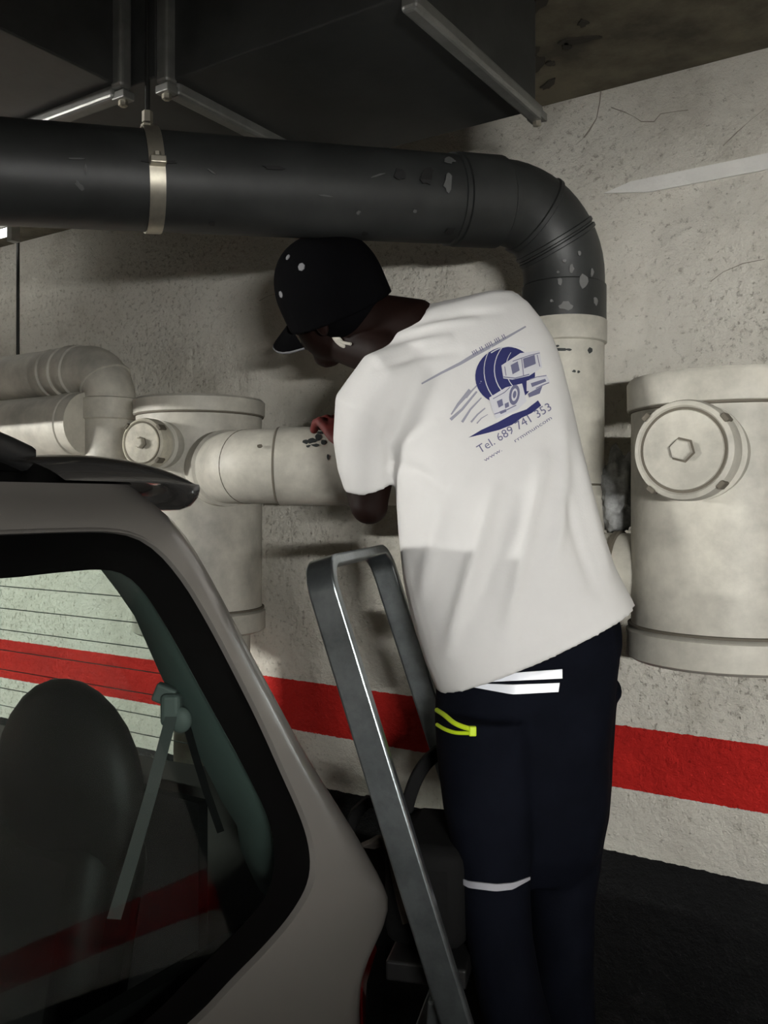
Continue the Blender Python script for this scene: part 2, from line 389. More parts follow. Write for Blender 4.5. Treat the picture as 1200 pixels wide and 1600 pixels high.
lamp_fixture(-3.05, 1.66, 2.278, 1.25, 'u', 0, 'lit fluorescent tube lamp glimpsed under the dark pipe at far left')

# ------------------------------------------------------------------ sheet metal duct (L shaped)
DZ = 2.15
du = thing('air_duct', 'L-shaped galvanised sheet metal air duct under the ceiling', 'duct', (-1.15, 1.03, DZ))
obj('straight_section', MB().box((-1.112, 1.05, DZ), (-.652, 1.487, CEIL - .005)), M['galv'], du, smooth=False, bevel=.003)
obj('elbow_section', MB().box((-1.66, 1.03, DZ + .003), (-1.128, 1.49, CEIL - .005)), M['galv'], du, smooth=False, bevel=.003)
obj('long_section', MB().box((-1.66, -.70, DZ), (-1.20, 1.012, CEIL - .005)), M['galv'], du, smooth=False, bevel=.003)
def bar(a, b, w=.028, h=.026): 
    a = Vector(a); b = Vector(b); d = (b - a).normalized(); u = UP if abs(d.z) < .9 else Vector((0, 1, 0)); v = d.cross(u).normalized()
    return MB().obox((a + b) / 2, d, v, u, (b - a).length / 2, w / 2, h / 2)
zb = DZ - .008
for a, b in [((-1.12, 1.06, zb), (-1.12, 1.487, zb)), ((-1.118, 1.045, zb), (-1.118, 1.045, CEIL - .01)),
             ((-.650, 1.05, zb), (-.650, 1.487, zb)), ((-.650, 1.042, zb + .012), (-.650, 1.042, CEIL - .01)),
             ((-1.205, 1.02, zb), (-1.66, 1.02, zb)), ((-1.195, 1.015, zb), (-1.195, 1.015, CEIL - .01))]:
    obj('flange', bar(a, b), M['flange'], du, smooth=False, bevel=.007)
for p in [(-1.118, 1.045, zb - .008), (-1.198, 1.022, zb - .008), (-.650, 1.487, zb - .004)]:
    k = obj('corner_bracket', MB().obox(Vector(p), Vector((1,0,0)), Vector((0,1,0)), UP, .015, .012, .007), M['flange'], du, smooth=False, bevel=.002)
    obj('bolt', MB().lathe(Vector(p) - UP * .005, -UP, [(0, .008), (.010, .008), (.012, .004)], 6), M['steel'], k, smooth=False)

# ------------------------------------------------------------------ dark drain pipe with bend
pA = P(-260, 262, 1.30); p0 = P(0, 268, 1.41); p1 = P(720, 311, 1.70)
dirh = (p1 - p0).normalized()
vx = P(881, 500, 1.79); 
tt = ((vx - p0).xy.dot(dirh.xy)) / dirh.xy.length_squared
corner = p0 + dirh * tt; corner.x, corner.y = vx.x, vx.y
zend = P(881, 505, 1.79).z
r_d = .080
dp = thing('drain_pipe', 'dark grey plastic drain pipe crossing under the ceiling and bending down', 'pipe', (p0.x, p0.y, p0.z))
start = p0 - dirh * .55
path = fillet([start, corner, Vector((vx.x, vx.y, zend))], .135, 14)
obj('horizontal_run', MB().tube([path[0], path[1] - dirh * .06], r_d + .0015, 40), M['pvc_dark'], dp)
obj('bend', MB().tube([path[1] - dirh * .09] + path[1:], r_d, 40), M['pvc_dark'], dp)
c0 = path[1] - dirh * .10
obj('bend_socket', MB().lathe(c0, dirh, [(0, r_d), (.002, r_d + .006), (.09, r_d + .006), (.095, r_d)], 40), M['pvc_dark'], dp)
obj('socket_lip', MB().lathe(c0 - dirh * .012, dirh, [(0, r_d), (.002, r_d + .005), (.010, r_d + .005), (.012, r_d)], 40), M['pvc_dark'], dp)
mid = path[1 + 5]; dmid = (path[7] - path[5]).normalized()
obj('mitre_ring', MB().lathe(mid - dmid * .006, dmid, [(0, r_d), (.002, r_d + .0035), (.010, r_d + .0035), (.012, r_d)], 40), M['pvc_dark'], dp)
m2 = path[1 + 9]; dm2 = (path[11] - path[9]).normalized()
for k in (0, .013):
    obj('mitre_ring', MB().lathe(m2 - dm2 * (.006 - k), dm2, [(0, r_d), (.002, r_d + .003), (.008, r_d + .003), (.010, r_d)], 40), M['pvc_dark'], dp)
m3 = Vector((vx.x, vx.y, path[-2].z - .015))
obj('down_socket', MB().lathe(m3, -UP, [(0, r_d), (.003, r_d + .003), (m3.z - zend, r_d + .003)], 40), M['pvc_dark'], dp)
# paint splashes on the bend
M['splash'] = mat('pale_paint_splash', (0.15, 0.15, 0.145), 0.7)
def splash(px, py, rx, ry, axis_pt, R, parent, m='splash', z0=1.75):
    """small raised paint fleck wrapped on a vertical pipe surface"""
    mb = MB(); n = 10; ring0 = []; ring1 = []
    for k in range(n):
        a = 2 * math.pi * k / n; q = 0.7 + 0.6 * random.random()
        x, y = px + rx * q * math.cos(a), py + ry * q * math.sin(a)
        d = C((x - 600) / F, (HOR - y) / F, 1.0) - Vector((0, 0, H)); o = Vector((0, 0, H)); ac = Vector((axis_pt.x, axis_pt.y, 0))
        dx, dy = d.x, d.y; ox, oy = -ac.x, -ac.y
        A = dx*dx + dy*dy; B = 2*(dx*ox + dy*oy); Cc = ox*ox + oy*oy - R*R; D = B*B - 4*A*Cc
        if D < 0: return
        t = (-B - math.sqrt(D)) / (2*A); pt = o + d * t; nn = (pt - Vector((ac.x, ac.y, pt.z))).normalized()
        ring0.append(pt - nn * .001); ring1.append(pt + nn * .0012)
    mb.rings([ring0, ring1]); obj('paint_splash', mb, M[m], parent, smooth=False)
for s_ in [(875, 440, 5, 8), (872, 425, 3, 3), (893, 420, 5, 9), (912, 440, 9, 14), (882, 408, 4, 3), (905, 395, 4, 5), (884, 478, 14, 8), (925, 425, 3, 8), (862, 470, 4, 3), (930, 470, 4, 9)]:
    splash(s_[0], s_[1], s_[2] * .75, s_[3] * .75, vx, r_d + .003, dp)

# strap and threaded rod holding the pipe
hp = p0 + dirh * 0.0
def pipe_axis_at(px):
    best = None
    for k in range(200):
        q = p0 + dirh * (k * .004)
        if proj(q)[0] >= px: return q
    return q
hq = pipe_axis_at(233)
hg = thing('pipe_hanger', 'steel strap hanger with threaded rod around the dark pipe', 'hanger', (hq.x, hq.y, hq.z))
sv = dirh.cross(UP).normalized(); upn = sv.cross(dirh).normalized()
rg = r_d + .004
cpts = [hq + (sv * math.cos(a) + upn * math.sin(a)) * rg for a in np.linspace(0, 2 * math.pi, 41)]
mb = MB(); rs = []
for a in np.linspace(0, 2 * math.pi, 49)[:-1]:
    n_ = sv * math.cos(a) + upn * math.sin(a)
    rs.append([hq + n_ * (rg + t) + dirh * s_ for t, s_ in ((-.0015, -.0125), (-.0015, .0125), (.0015, .0125), (.0015, -.0125))])
mb.rings(rs + [rs[0]], cap=False)
obj('strap', mb, M['steel'], hg)
for sg in (-1, 1):
    e = hq + sv * sg * (rg + .008)
    lug = obj('strap_lug', MB().obox(e + upn * .0, sv, dirh, upn, .012, .0125, .006), M['steel'], hg, smooth=False, bevel=.002)
    obj('bolt', MB().lathe(e + upn * .006, upn, [(0, .006), (.008, .006)], 6), M['steel'], lug, smooth=False)
tp = hq + upn * rg
obj('threaded_rod', MB().tube([tp, Vector((tp.x, tp.y, CEIL - .002))], .0042, 10), M['iron'], hg)
obj('nut', MB().lathe(tp + UP * .012, UP, [(0, .009), (.018, .009)], 6), M['steel'], hg, smooth=False)
obj('nut', MB().lathe(tp - UP * .004, UP, [(0, .011), (.012, .011)], 6), M['steel'], hg, smooth=False)

# ------------------------------------------------------------------ white down pipe below the bend
wp = thing('down_pipe', 'white painted vertical pipe below the dark bend, behind the person', 'pipe', (vx.x, vx.y, 1.2))
R_w = .083
zpb = P(947, 893, 1.75).z - .088
obj('pipe_body', MB().lathe((vx.x, vx.y, zpb), UP, [(0, R_w - .02), (.012, R_w - .004), (zend - .03 - zpb, R_w - .004)], 40), M['pvc_white'], wp)
obj('pipe_socket', MB().lathe((vx.x, vx.y, zend - .045), UP, [(0, R_w - .003), (.003, R_w + .001), (.045, R_w + .001), (.052, R_w - .004)], 40), M['pvc_white'], wp)
sc = P(1140, 700, 1.62)     # axis of the big trap on the right
zt = P(947, 893, 1.75).z
br_dir = Vector((sc.x - vx.x, sc.y - vx.y, 0)).normalized()
obj('tee_branch', MB().tube([Vector((vx.x, vx.y, zt)), Vector((sc.x, sc.y, zt)) - br_dir * .12], .076, 36), M['pvc_white'], wp)
obj('tee_collar', MB().lathe(Vector((vx.x, vx.y, zt)) + br_dir * .105, br_dir, [(0, .076), (.002, .081), (.012, .081), (.014, .076)], 36), M['seam'], wp)
zr = P(945, 759, 1.75).z
obj('joint_ring', MB().lathe((vx.x, vx.y, zr), UP, [(0, R_w - .004), (.001, R_w - .0025), (.003, R_w - .0025), (.004, R_w - .004)], 40), M['seam'], wp)
for s_ in [(875, 546, 9, 3), (862, 548, 5, 2), (888, 546, 6, 2), (922, 547, 4, 5), (897, 580, 3, 2), (904, 581, 2, 2), (870, 541, 4, 2)]:
    splash(*s_, vx, R_w - .004, wp, m='grime')

# grey foam wedged between the down pipe and the big trap
fm = bmesh.new(); bmesh.ops.create_icosphere(fm, subdivisions=4, radius=1.0)
fc = P(968, 770, 1.76)
for v in fm.verts:
    n_ = v.co.copy(); k = 1 + .35 * noise.noise(n_ * 2.3) + .22 * noise.noise(n_ * 6)
    v.co = Vector((n_.x * .042 * k, n_.y * .045 * k, n_.z * .078 * k))
me = bpy.data.meshes.new('foam_plug'); fm.to_mesh(me); fm.free(); me.materials.append(M['foam']); me.shade_smooth()
fo = link('foam_plug', me, None, fc); tag(fo, 'lumpy grey foam plug squeezed between down pipe and big trap', 'foam')

# ------------------------------------------------------------------ big white traps (vertical cylinders with access caps)
def trap(name_label, axis, ztop, zbot, R, capc, capr, with_hex, capmat, rim=.055, lower=True):
    t = thing('drain_trap', name_label, 'drain trap', (axis.x, axis.y, 0), 'white drain traps on the wall')
    ax = (axis.x, axis.y)
    obj('body', MB().lathe((*ax, zbot), UP, [(0, R), (ztop - zbot, R)], 64), M['pvc_white'], t)
    obj('top_rim', MB().lathe((*ax, ztop - rim), UP, [(-.004, R), (0, R + .007), (rim * .85, R + .008), (rim, R + .002), (rim + .002, R - .03)], 64), M['pvc_white'], t)
    obj('top_seam', MB().lathe((*ax, ztop - rim - .006), UP, [(0, R), (.001, R + .0045), (.005, R + .0045), (.006, R)], 64), M['seam'], t)
    obj('bottom_rim', MB().lathe((*ax, zbot - .005), UP, [(-.004, R - .05), (0, R), (.006, R + .009), (.052, R + .009), (.058, R)], 64), M['pvc_white'], t)
    obj('bottom_seam', MB().lathe((*ax, zbot + .053), UP, [(0, R), (.001, R + .006), (.005, R + .006), (.006, R)], 64), M['seam'], t)
    if lower: obj('lower_pipe', MB().lathe((axis.x + .045, axis.y, 0.002), UP, [(0, .098), (zbot, .098)], 48), M['pvc_white'], t)
    else:
        obj('wall_bracket', MB().box((axis.x - .05, axis.y + R * .8, zbot + .12), (axis.x + .05, WALL, zbot + .20)), M['steel'], t, smooth=False, bevel=.003)
    base = Vector((axis.x, axis.y, capc.z)); d = capc - base; L = d.length; d.normalize()
    obj('access_neck', MB().lathe(base, d, [(R * .7, capr * .86), (R + .006, capr * .86), (L - .02, capr * .86)], 48), M['pvc_white'], t)
    obj('neck_collar', MB().lathe(base, d, [(R - .03, capr * .9), (R + .014, capr * .98), (R + .020, capr * .98), (R + .024, capr * .86)], 48), M['pvc_white'], t)
    cp = obj('access_cap', MB().lathe(base, d, [(L - .045, capr * .9), (L - .040, capr), (L - .012, capr), (L - .004, capr * .97), (L, capr * .88), (L - .0045, capr * .84), (L - .0045, capr * .80), (L, capr * .78), (L + .001, capr * .4), (L + .001, .004)], 56), capmat, t)
    side = d.cross(UP).normalized(); upv = side.cross(d)
    obj('cap_groove', MB().lathe(base, d, [(L - .0040, capr * .845), (L - .0030, capr * .845), (L - .0030, capr * .795), (L - .0040, capr * .795)], 56, cap=False), M['seam'], cp)
    for a in (0.75, 2.5, 3.9, 5.4):
        q = base + d * (L - .012) + (side * math.cos(a) + upv * math.sin(a)) * capr
        n_ = (side * math.cos(a) + upv * math.sin(a)); obj('cap_notch', MB().obox(q, n_, n_.cross(d), d, .004, .007, .013), M['seam'], cp, smooth=False, bevel=.002)
    hx = obj('hex_boss', MB().lathe(base, d, [(L - .002, capr * .22), (L + .012, capr * .21), (L + .014, capr * .17)], 6), capmat, cp, smooth=False, bevel=.001)
    obj('boss_recess', MB().lathe(base, d, [(L - .002, capr * .275), (L + .0016, capr * .26), (L + .0018, .002)], 6), M['seam'], cp, smooth=False)
    return t
zr_top = P(1140, 592, 1.62).z; zr_bot = P(1140, 1026, 1.62).z
trapR = trap('big white drain trap with large round access cap at the right edge', sc, zr_top, zr_bot, .172, P(1066, 703, 1.40), .080, True, M['pvc_white'], lower=False)
ls = P(312, 700, 2.35)
zl_top = P(312, 626, 2.35).z; zl_bot = P(312, 982, 2.35).z
trapL = trap('white drain trap behind the car with small cream access cap', ls, zl_top, zl_bot, .162, P(221, 692, 2.12), .060, True, M['pvc_cap'], rim=.040)

# branch pipe from the left trap, bending right behind the person
bz = .083
bp_pts = [C(-.483, bz, 2.35), C(-.315, bz, 2.06), C(0.20, bz, 2.03), Vector((vx.x, vx.y, H + bz))]
bpth = fillet(bp_pts[:3], .13, 8) 
bt = thing('branch_pipe', 'white pipe leaving the left trap, under the person\'s gloved hand', 'pipe', tuple(bp_pts[1]))
R_b = .086
d0 = (bp_pts[1] - bp_pts[0]).normalized(); d1 = (bp_pts[2] - bp_pts[1]).normalized()
obj('pipe_body', MB().tube(bpth[:1] + bpth[1:-1] + [bp_pts[2], bp_pts[3] - (bp_pts[3]-bp_pts[2]).normalized() * .07], R_b, 44), M['pvc_white'], bt)
q0 = bp_pts[0] + d0 * .165
obj('socket', MB().lathe(q0, d0, [(0, R_b), (.003, R_b + .007), (.05, R_b + .007), (.056, R_b)], 44), M['pvc_white'], bt)
k5 = bpth[1 + 3]; dk5 = (bpth[5] - bpth[3]).normalized()
obj('mitre_seam', MB().lathe(k5, dk5, [(0, R_b - .001), (.001, R_b + .0008), (.002, R_b + .0008), (.003, R_b - .001)], 44), M['seam'], bt)
k8 = bpth[9] + d1 * .005
obj('sleeve', MB().lathe(k8, d1, [(0, R_b), (.003, R_b + .004), (.30, R_b + .004)], 44), M['pvc_white'], bt)
obj('sleeve_seam', MB().lathe(k8, d1, [(-.003, R_b), (-.002, R_b + .003), (.002, R_b + .0045), (.003, R_b)], 44), M['seam'], bt)
def fleck_cyl(A0, D, R, px, py, rx, ry, m, parent, name, ang=0.0):
    ring0, ring1 = [], []; ca, sa = math.cos(math.radians(ang)), math.sin(math.radians(ang))
    for k in range(11):
        a = 2 * math.pi * k / 11; q = .65 + .6 * random.random()
        ex, ey = rx * q * math.cos(a), ry * q * math.sin(a); x, y = px + ex * ca - ey * sa, py + ex * sa + ey * ca
        o = Vector((0, 0, H)); d = C((x - 600) / F, (HOR - y) / F, 1.0) - o
        oo = (o - A0) - D * (o - A0).dot(D); dd = d - D * d.dot(D)
        qa, qb, qc = dd.dot(dd), 2 * oo.dot(dd), oo.dot(oo) - R * R; disc = qb*qb - 4*qa*qc
        if disc < 0: return
        t = (-qb - math.sqrt(disc)) / (2*qa); pt = o + d * t; nn = (oo + dd * t).normalized()
        ring0.append(pt - nn * .001); ring1.append(pt + nn * .0006)
    obj(name, MB().rings([ring0, ring1]), M[m], parent, smooth=False)
M['scuff'] = mat('grey_scuff', (0.09, 0.092, 0.09), 0.7); M['tar'] = mat('black_stain', (0.010, 0.010, 0.010), 0.6)
for px, py, rx, ry, m_, an_ in [(508, 306, 12, 1.2, 'scuff', 8), (590, 274, 12, 1.6, 'scuff', -20), (330, 268, 9, 1.3, 'scuff', 35), (124, 290, 9, 4, 'scuff', 50), (134, 266, 2, 9, 'scuff', 0), (118, 248, 14, 1.5, 'scuff', 0),
                             (560, 332, 4, 3, 'scuff', -30), (668, 275, 10, 14, 'tar', 0), (625, 272, 9, 12, 'tar', 0), (648, 330, 3, 3, 'scuff', 0), (570, 365, 5, 2.5, 'tar', 0), (332, 350, 5, 3, 'tar', 0), (703, 362, 10, 5, 'tar', -18), (702, 250, 9, 4, 'scuff', 10), (430, 262, 18, 4, 'tar', 6), (250, 252, 26, 3, 'tar', 2), (700, 285, 6, 18, 'scuff', 5)]:
    fleck_cyl(p0, dirh, r_d + .0018, px, py, rx, ry, m_, dp, 'scuff_mark', an_)
# chipped dark patches on the branch pipe (in front of the hand)
def fleck_on_branch(px, py, rx, ry, m='grime'):
    ring0, ring1 = [], []
    A0, D = k8, d1; R = R_b + .004
    for k in range(9):
        a = 2 * math.pi * k / 9; q = .6 + .7 * random.random()
        x, y = px + rx * q * math.cos(a), py + ry * q * math.sin(a)
        o = Vector((0, 0, H)); d = C((x - 600) / F, (HOR - y) / F, 1.0) - o
        oo = (o - A0) - D * (o - A0).dot(D); dd = d - D * d.dot(D)
        qa, qb, qc = dd.dot(dd), 2 * oo.dot(dd), oo.dot(oo) - R * R; disc = qb*qb - 4*qa*qc
        if disc < 0: return
        t = (-qb - math.sqrt(disc)) / (2*qa); pt = o + d * t; nn = (oo + dd * t).normalized()
        ring0.append(pt - nn * .001); ring1.append(pt + nn * .0008)
    obj('chipped_patch', MB().rings([ring0, ring1]), M[m], bt, smooth=False)
for f_ in [(478, 690, 6, 4), (488, 688, 7, 5), (498, 684, 5, 6), (493, 696, 6, 3), (505, 692, 4, 4), (482, 697, 4, 2), (512, 714, 2, 4), (500, 676, 6, 2)]:
    fleck_on_branch(*f_)
fleck_on_branch(406, 697, 4, 4, 'seam'); 

# small white pipe with bend at far left, plus the pipe under it
va = 1.74
cA = wallpt(172, 575, va); pl = thing('bent_pipe', 'white pipe turning down beside the left trap, dust streaked', 'pipe', (cA.x, cA.y, 0))
R_s = .073
zA = cA.z
bpp = fillet([Vector((-4.6, va, zA + .02)), Vector((cA.x, va, zA)), Vector((cA.x, va, 1.37)), Vector((cA.x, WALL + .02, 1.37))], .10, 12)
obj('pipe_body', MB().tube(bpp, R_s, 36), M['pvc_white'], pl)
obj('bend_socket', MB().lathe(Vector((cA.x, va, bpp[13].z + .01)), -UP, [(0, R_s), (.003, R_s + .006), (.06, R_s + .006), (.064, R_s)], 36), M['pvc_white'], pl)
kk = bpp[1 + 7]; dk = (bpp[9] - bpp[7]).normalized()
obj('mitre_ring', MB().lathe(kk, dk, [(-.004, R_s), (-.002, R_s + .005), (.003, R_s + .005), (.005, R_s)], 36), M['pvc_white'], pl)
for i in range(3):
    xx = bpp[1].x - .03 - i * .055
    obj('tape_wrap', MB().lathe(Vector((xx, va, zA)), Vector((-1, 0.0, .12 - .1 * i)), [(0, R_s), (.004, R_s + .005), (.045, R_s + .003), (.05, R_s)], 36), M['pvc_white'], pl)
zB = wallpt(80, 668, 1.70).z
pb = thing('straight_pipe', 'straight white horizontal pipe under the bent pipe at far left', 'pipe', (cA.x - .06, 1.69, zB))
obj('pipe_body', MB().tube([Vector((-4.6, 1.69, zB + .01)), Vector((cA.x - .025, 1.69, zB))], .092, 36), M['pvc_white'], pb)
obj('end_socket', MB().lathe(Vector((cA.x - .115, 1.69, zB)), Vector((1, 0, 0)), [(0, .092), (.003, .0955), (.045, .0955), (.048, .092)], 36), M['pvc_white'], pb)
q = wallpt(28, 500, va)
rod = MB().tube([Vector((q.x, va, zA + R_s - .01)), Vector((q.x, va, CEIL - .002))], .0052, 10)
tag(obj('hanging_rod', rod, M['iron'], origin=(q.x, va, zA + R_s)), 'thin black vertical rod above the bent white pipe, far left', 'rod')

# ------------------------------------------------------------------ folding ladder
lt = C(-.092, -.128, 1.35); rt_ = C(0.0, -.128, 1.73)
hdir = Vector((rt_.x - lt.x, rt_.y - lt.y, 0)).normalized(); pdir = Vector((hdir.y, -hdir.x, 0))
if pdir.dot(CAMR) < 0: pdir = -pdir
ddn = (pdir * .324 - UP).normalized()
Wd = (rt_ - lt).length
foot_l = lt + ddn * ((lt.z - .02) / -ddn.z); foot_r = rt_ + ddn * ((rt_.z - .02) / -ddn.z) + hdir * .05
ladder = thing('step_ladder', 'scuffed aluminium folding step ladder with hoop top, person standing on it', 'ladder', (foot_l.x, foot_l.y, 0))
top_l = lt - ddn * .035; top_r = rt_ - ddn * .035
hoop = fillet([foot_l, top_l, top_r, foot_r], .045, 8)
Nn = hdir.cross(ddn).normalized()
obj('hoop_rail', MB().strip(hoop, Nn, .046, .019), M['alu'], ladder, smooth=True, bevel=.004, sharp=35)
for f_ in (foot_l, foot_r):
    obj('foot_cap', MB().obox(f_ + UP * .012, Nn, hdir, ddn.normalized(), .028, .014, .03), M['black_plastic'], ladder, smooth=False, bevel=.003)
def rail_at(z, far):
    b = top_r if far else top_l; e = foot_r if far else foot_l
    return b + (e - b) * ((b.z - z) / (b.z - e.z))
for z in (.27, .49):
    a, b = rail_at(z, 0), rail_at(z, 1); c = (a + b) / 2
    obj('step', MB().obox(c - pdir * .02, hdir, pdir, UP, (b - a).length / 2 - .012, .05, .014), M['alu'], ladder, smooth=False, bevel=.004)
a, b = rail_at(.70, 0), rail_at(.70, 1); c = (a + b) / 2 + hdir * .045
obj('platform', MB().obox(c - pdir * .065, hdir, pdir, UP, (b - a).length / 2 - .060, .065, .016), M['black_plastic'], ladder, smooth=False, bevel=.004)
for e, far in ((a, 0), (b, 1)):
    s0 = e - pdir * .03 + hdir * (0 if far else .04); s1 = Vector((e.x, e.y, 0.01)) - pdir * (.28 if far else .08) + hdir * (0 if far else .06)
    obj('rear_leg', MB().strip([s0, s1], Nn, .034, .018), M['alu'], ladder, smooth=False, bevel=.003)
ra = (Vector((a.x, a.y, .22)) - pdir * .066 + hdir * .054); rb = (Vector((b.x, b.y, .22)) - pdir * .20)
obj('rear_brace', MB().tube([ra, rb], .010, 10), M['alu'], ladder)

# bag on the ladder platform
bc = c - pdir * .075
bag = thing('tool_bag', 'black canvas tool bag with shoulder straps on the ladder platform', 'bag', (bc.x, bc.y, .716))
bmh = MB().obox(bc + UP * (.716 + .085 - bc.z), hdir, pdir, UP, .115, .070, .083)
obj('bag_body', bmh, M['bag'], bag, bevel=.03)
z0 = .80
s1 = [P(545, 1300, 1.62), P(556, 1270, 1.62), P(575, 1252, 1.62), P(602, 1256, 1.63), P(620, 1285, 1.64), P(625, 1330, 1.64)]
obj('strap', MB().strip(s1, CAMF, .02, .020), M['bag'], bag, bevel=.003)
s2 = [P(618, 1340, 1.66), P(630, 1290, 1.66), P(640, 1245, 1.67), P(655, 1208, 1.68), P(676, 1182, 1.69), P(705, 1168, 1.71), P(722, 1200, 1.73), P(715, 1330, 1.73)]
def smooth_path(pts, n=6):
    out = []; m = len(pts)
    for i in range(m - 1):
        a, b, c_, d = pts[max(i-1, 0)], pts[i], pts[i+1], pts[min(i+2, m-1)]
        for k in range(n):
            t = k / n
            out.append(0.5 * ((2*b) + (c_-a)*t + (2*a-5*b+4*c_-d)*t*t + (-a+3*b-3*c_+d)*t**3))
    out.append(pts[-1]); return out
obj('strap', MB().strip(smooth_path(s2), CAMF, .02, .024), M['bag'], bag, bevel=.003)
for i in range(5):
    zz = .74 + i * .028
    obj('webbing', MB().obox(Vector((bc.x, bc.y, zz)) - CAMF * .0 + pdir * .0705 , hdir, UP, pdir, .075, .004, .0015), M['rag'], bag, smooth=False)
fr = MB()
tw = [P(575, 1322, 1.52), P(590, 1316, 1.50), P(606, 1312, 1.49), P(618, 1330, 1.48), P(625, 1370, 1.47), P(634, 1410, 1.46), P(642, 1440, 1.46)]
obj('rag_corner', MB().strip(smooth_path(tw), CAMR, .028, .008), M['rag'], bag, bevel=.003)

# ------------------------------------------------------------------ car (tail towards the wall)
def table(tb):
    xs = np.array([a for a, _ in tb]); ys = np.array([b for _, b in tb]); g = np.linspace(xs[0], xs[-1], 400); y = np.interp(g, xs, ys)
    k = np.ones(17) / 17; yp = np.pad(y, 8, mode='edge'); y = np.convolve(yp, k, 'valid')
    return lambda z: float(np.interp(z, g, y))
us = table([(.15, -.80), (.5, -.750), (.75, -.740), (.86, -.738), (.94, -.755), (1.08, -.790), (1.21, -.826), (1.35, -.872), (1.41, -.900), (1.45, -.94), (1.48, -1.0)])
vt = table([(.15, 1.06), (.40, 1.15), (.60, 1.13), (.70, 1.115), (.765, 1.12), (.82, 1.200), (.94, 1.135), (1.08, 1.052), (1.21, .992), (1.35, .936), (1.43, .908), (1.48, .885)])
CR = .075; UM = -1.60
def plan(q, z):
    u1, v1 = us(z), vt(z); uf = 2 * UM - u1; La = math.pi * CR / 2; Fl = (u1 - CR) - (uf + CR)
    if q <= 0: return Vector((u1, v1 - CR + q, z))
    if q < La:
        f = q / CR; return Vector((u1 - CR + CR * math.cos(f), v1 - CR + CR * math.sin(f), z))
    q -= La
    if q < Fl: return Vector((u1 - CR - q, v1, z))
    q -= Fl
    if q < La:
        f = q / CR; return Vector((uf + CR - CR * math.sin(f), v1 - CR + CR * math.cos(f), z))
    q -= La
    return Vector((uf, v1 - CR - q, z))
def qv(v, z): return v - (vt(z) - CR)
def qu(u, z): return math.pi * CR / 2 + (us(z) - CR - u)
def side_from_px(px, py):
    Z = 1.1
    for _ in range(60):
        p = P(px, py, Z); k = us(min(max(p.z, .15), 1.48)) / p.x; Z *= 0.5 + 0.5 * k
    p = P(px, py, Z); return p.y, p.z
def resample(pts, n):
    pts = [Vector((a, b)) for a, b in pts]; L = [0]
    for i in range(len(pts)): L.append(L[-1] + (pts[(i+1) % len(pts)] - pts[i]).length)
    out = []
    for k in range(n):
        s = L[-1] * k / n
        i = max(j for j in range(len(pts)) if L[j] <= s + 1e-9); t = (s - L[i]) / max(L[i+1] - L[i], 1e-9)
        out.append(pts[i].lerp(pts[(i+1) % len(pts)], t))
    return out
def smooth_closed(pts, it=2):
    for _ in range(it):
        q = []
        for i in range(len(pts)):
            a, b = pts[i], pts[(i+1) % len(pts)]; q += [a.lerp(b, .25), a.lerp(b, .75)]
        pts = q
    return pts
Wpx = [(0, 833), (100, 829), (185, 828), (235, 845), (290, 905), (350, 1010), (420, 1150), (470, 1262), (491, 1325), (490, 1380), (462, 1430), (420, 1480), (365, 1535), (308, 1598)]
Gpx = [(0, 906), (90, 895), (175, 888), (215, 906), (262, 975), (330, 1100), (398, 1222), (428, 1290), (434, 1345), (424, 1398), (390, 1440), (345, 1485), (290, 1540), (240, 1592)]
def window_outline(pxl, zf_top, zf_bot, vf):
    pts = [side_from_px(*p) for p in pxl]
    zt_, zb_ = pts[0][1], pts[-1][1]
    pts += [(pts[-1][0] - .12, zb_ - .012), (vf + .05, zf_bot), (vf, zf_bot + .05), (vf, zf_top - .05), (vf + .05, zf_top)]
    return pts
Wo = window_outline(Wpx, 1.415, .885, -.10); Go = window_outline(Gpx, 1.375, .925, -.06)
def toq(pts): return [Vector((qv(a, b), b)) for a, b in pts]
NW = 160
def by_angle(pts, ctr, n):
    """closed curve sampled at fixed angles about ctr"""
    P2 = smooth_closed([Vector(p) for p in pts], 2); out = []
    for k in range(n):
        a = 2 * math.pi * k / n; d = Vector((math.cos(a), math.sin(a))); best = None
        for i in range(len(P2)):
            p, q = P2[i] - ctr, P2[(i+1) % len(P2)] - ctr; e = q - p
            den = d.x * e.y - d.y * e.x
            if abs(den) < 1e-12: continue
            t = (p.x * e.y - p.y * e.x) / den; s = (p.x * d.y - p.y * d.x) / den
            if t > 0 and -1e-6 <= s <= 1 + 1e-6 and (best is None or t > best): best = t
        out.append(ctr + d * (best or 0))
    return out
def strip_surface(A, B, rows, fn):
    mb = MB(); rs = [[fn(a.lerp(b, i / rows)) for a, b in zip(A, B)] for i in range(rows + 1)]
    mb.rings(rs, cap=False); return mb
def fill_surface(A, ctr, rows, fn):
    mb = MB(); rs = [[fn(a.lerp(ctr, i / rows)) for a in A] for i in range(rows)]
    mb.rings(rs, cap=False); n = len(A); o = len(mb.v); mb.v.append(fn(ctr))
    for j in range(n): mb.f.append((o - n + j, o - n + (j+1) % n, o))
    return mb
car = thing('silver_car', 'champagne silver car parked tail to the wall at lower left', 'car', (UM, 0, 0))
Wq, Gq = toq(Wo), toq(Go)
ctr = Vector((-.33, 1.14))
WA = by_angle(Wq, ctr, NW); GA = by_angle(Gq, ctr, NW)
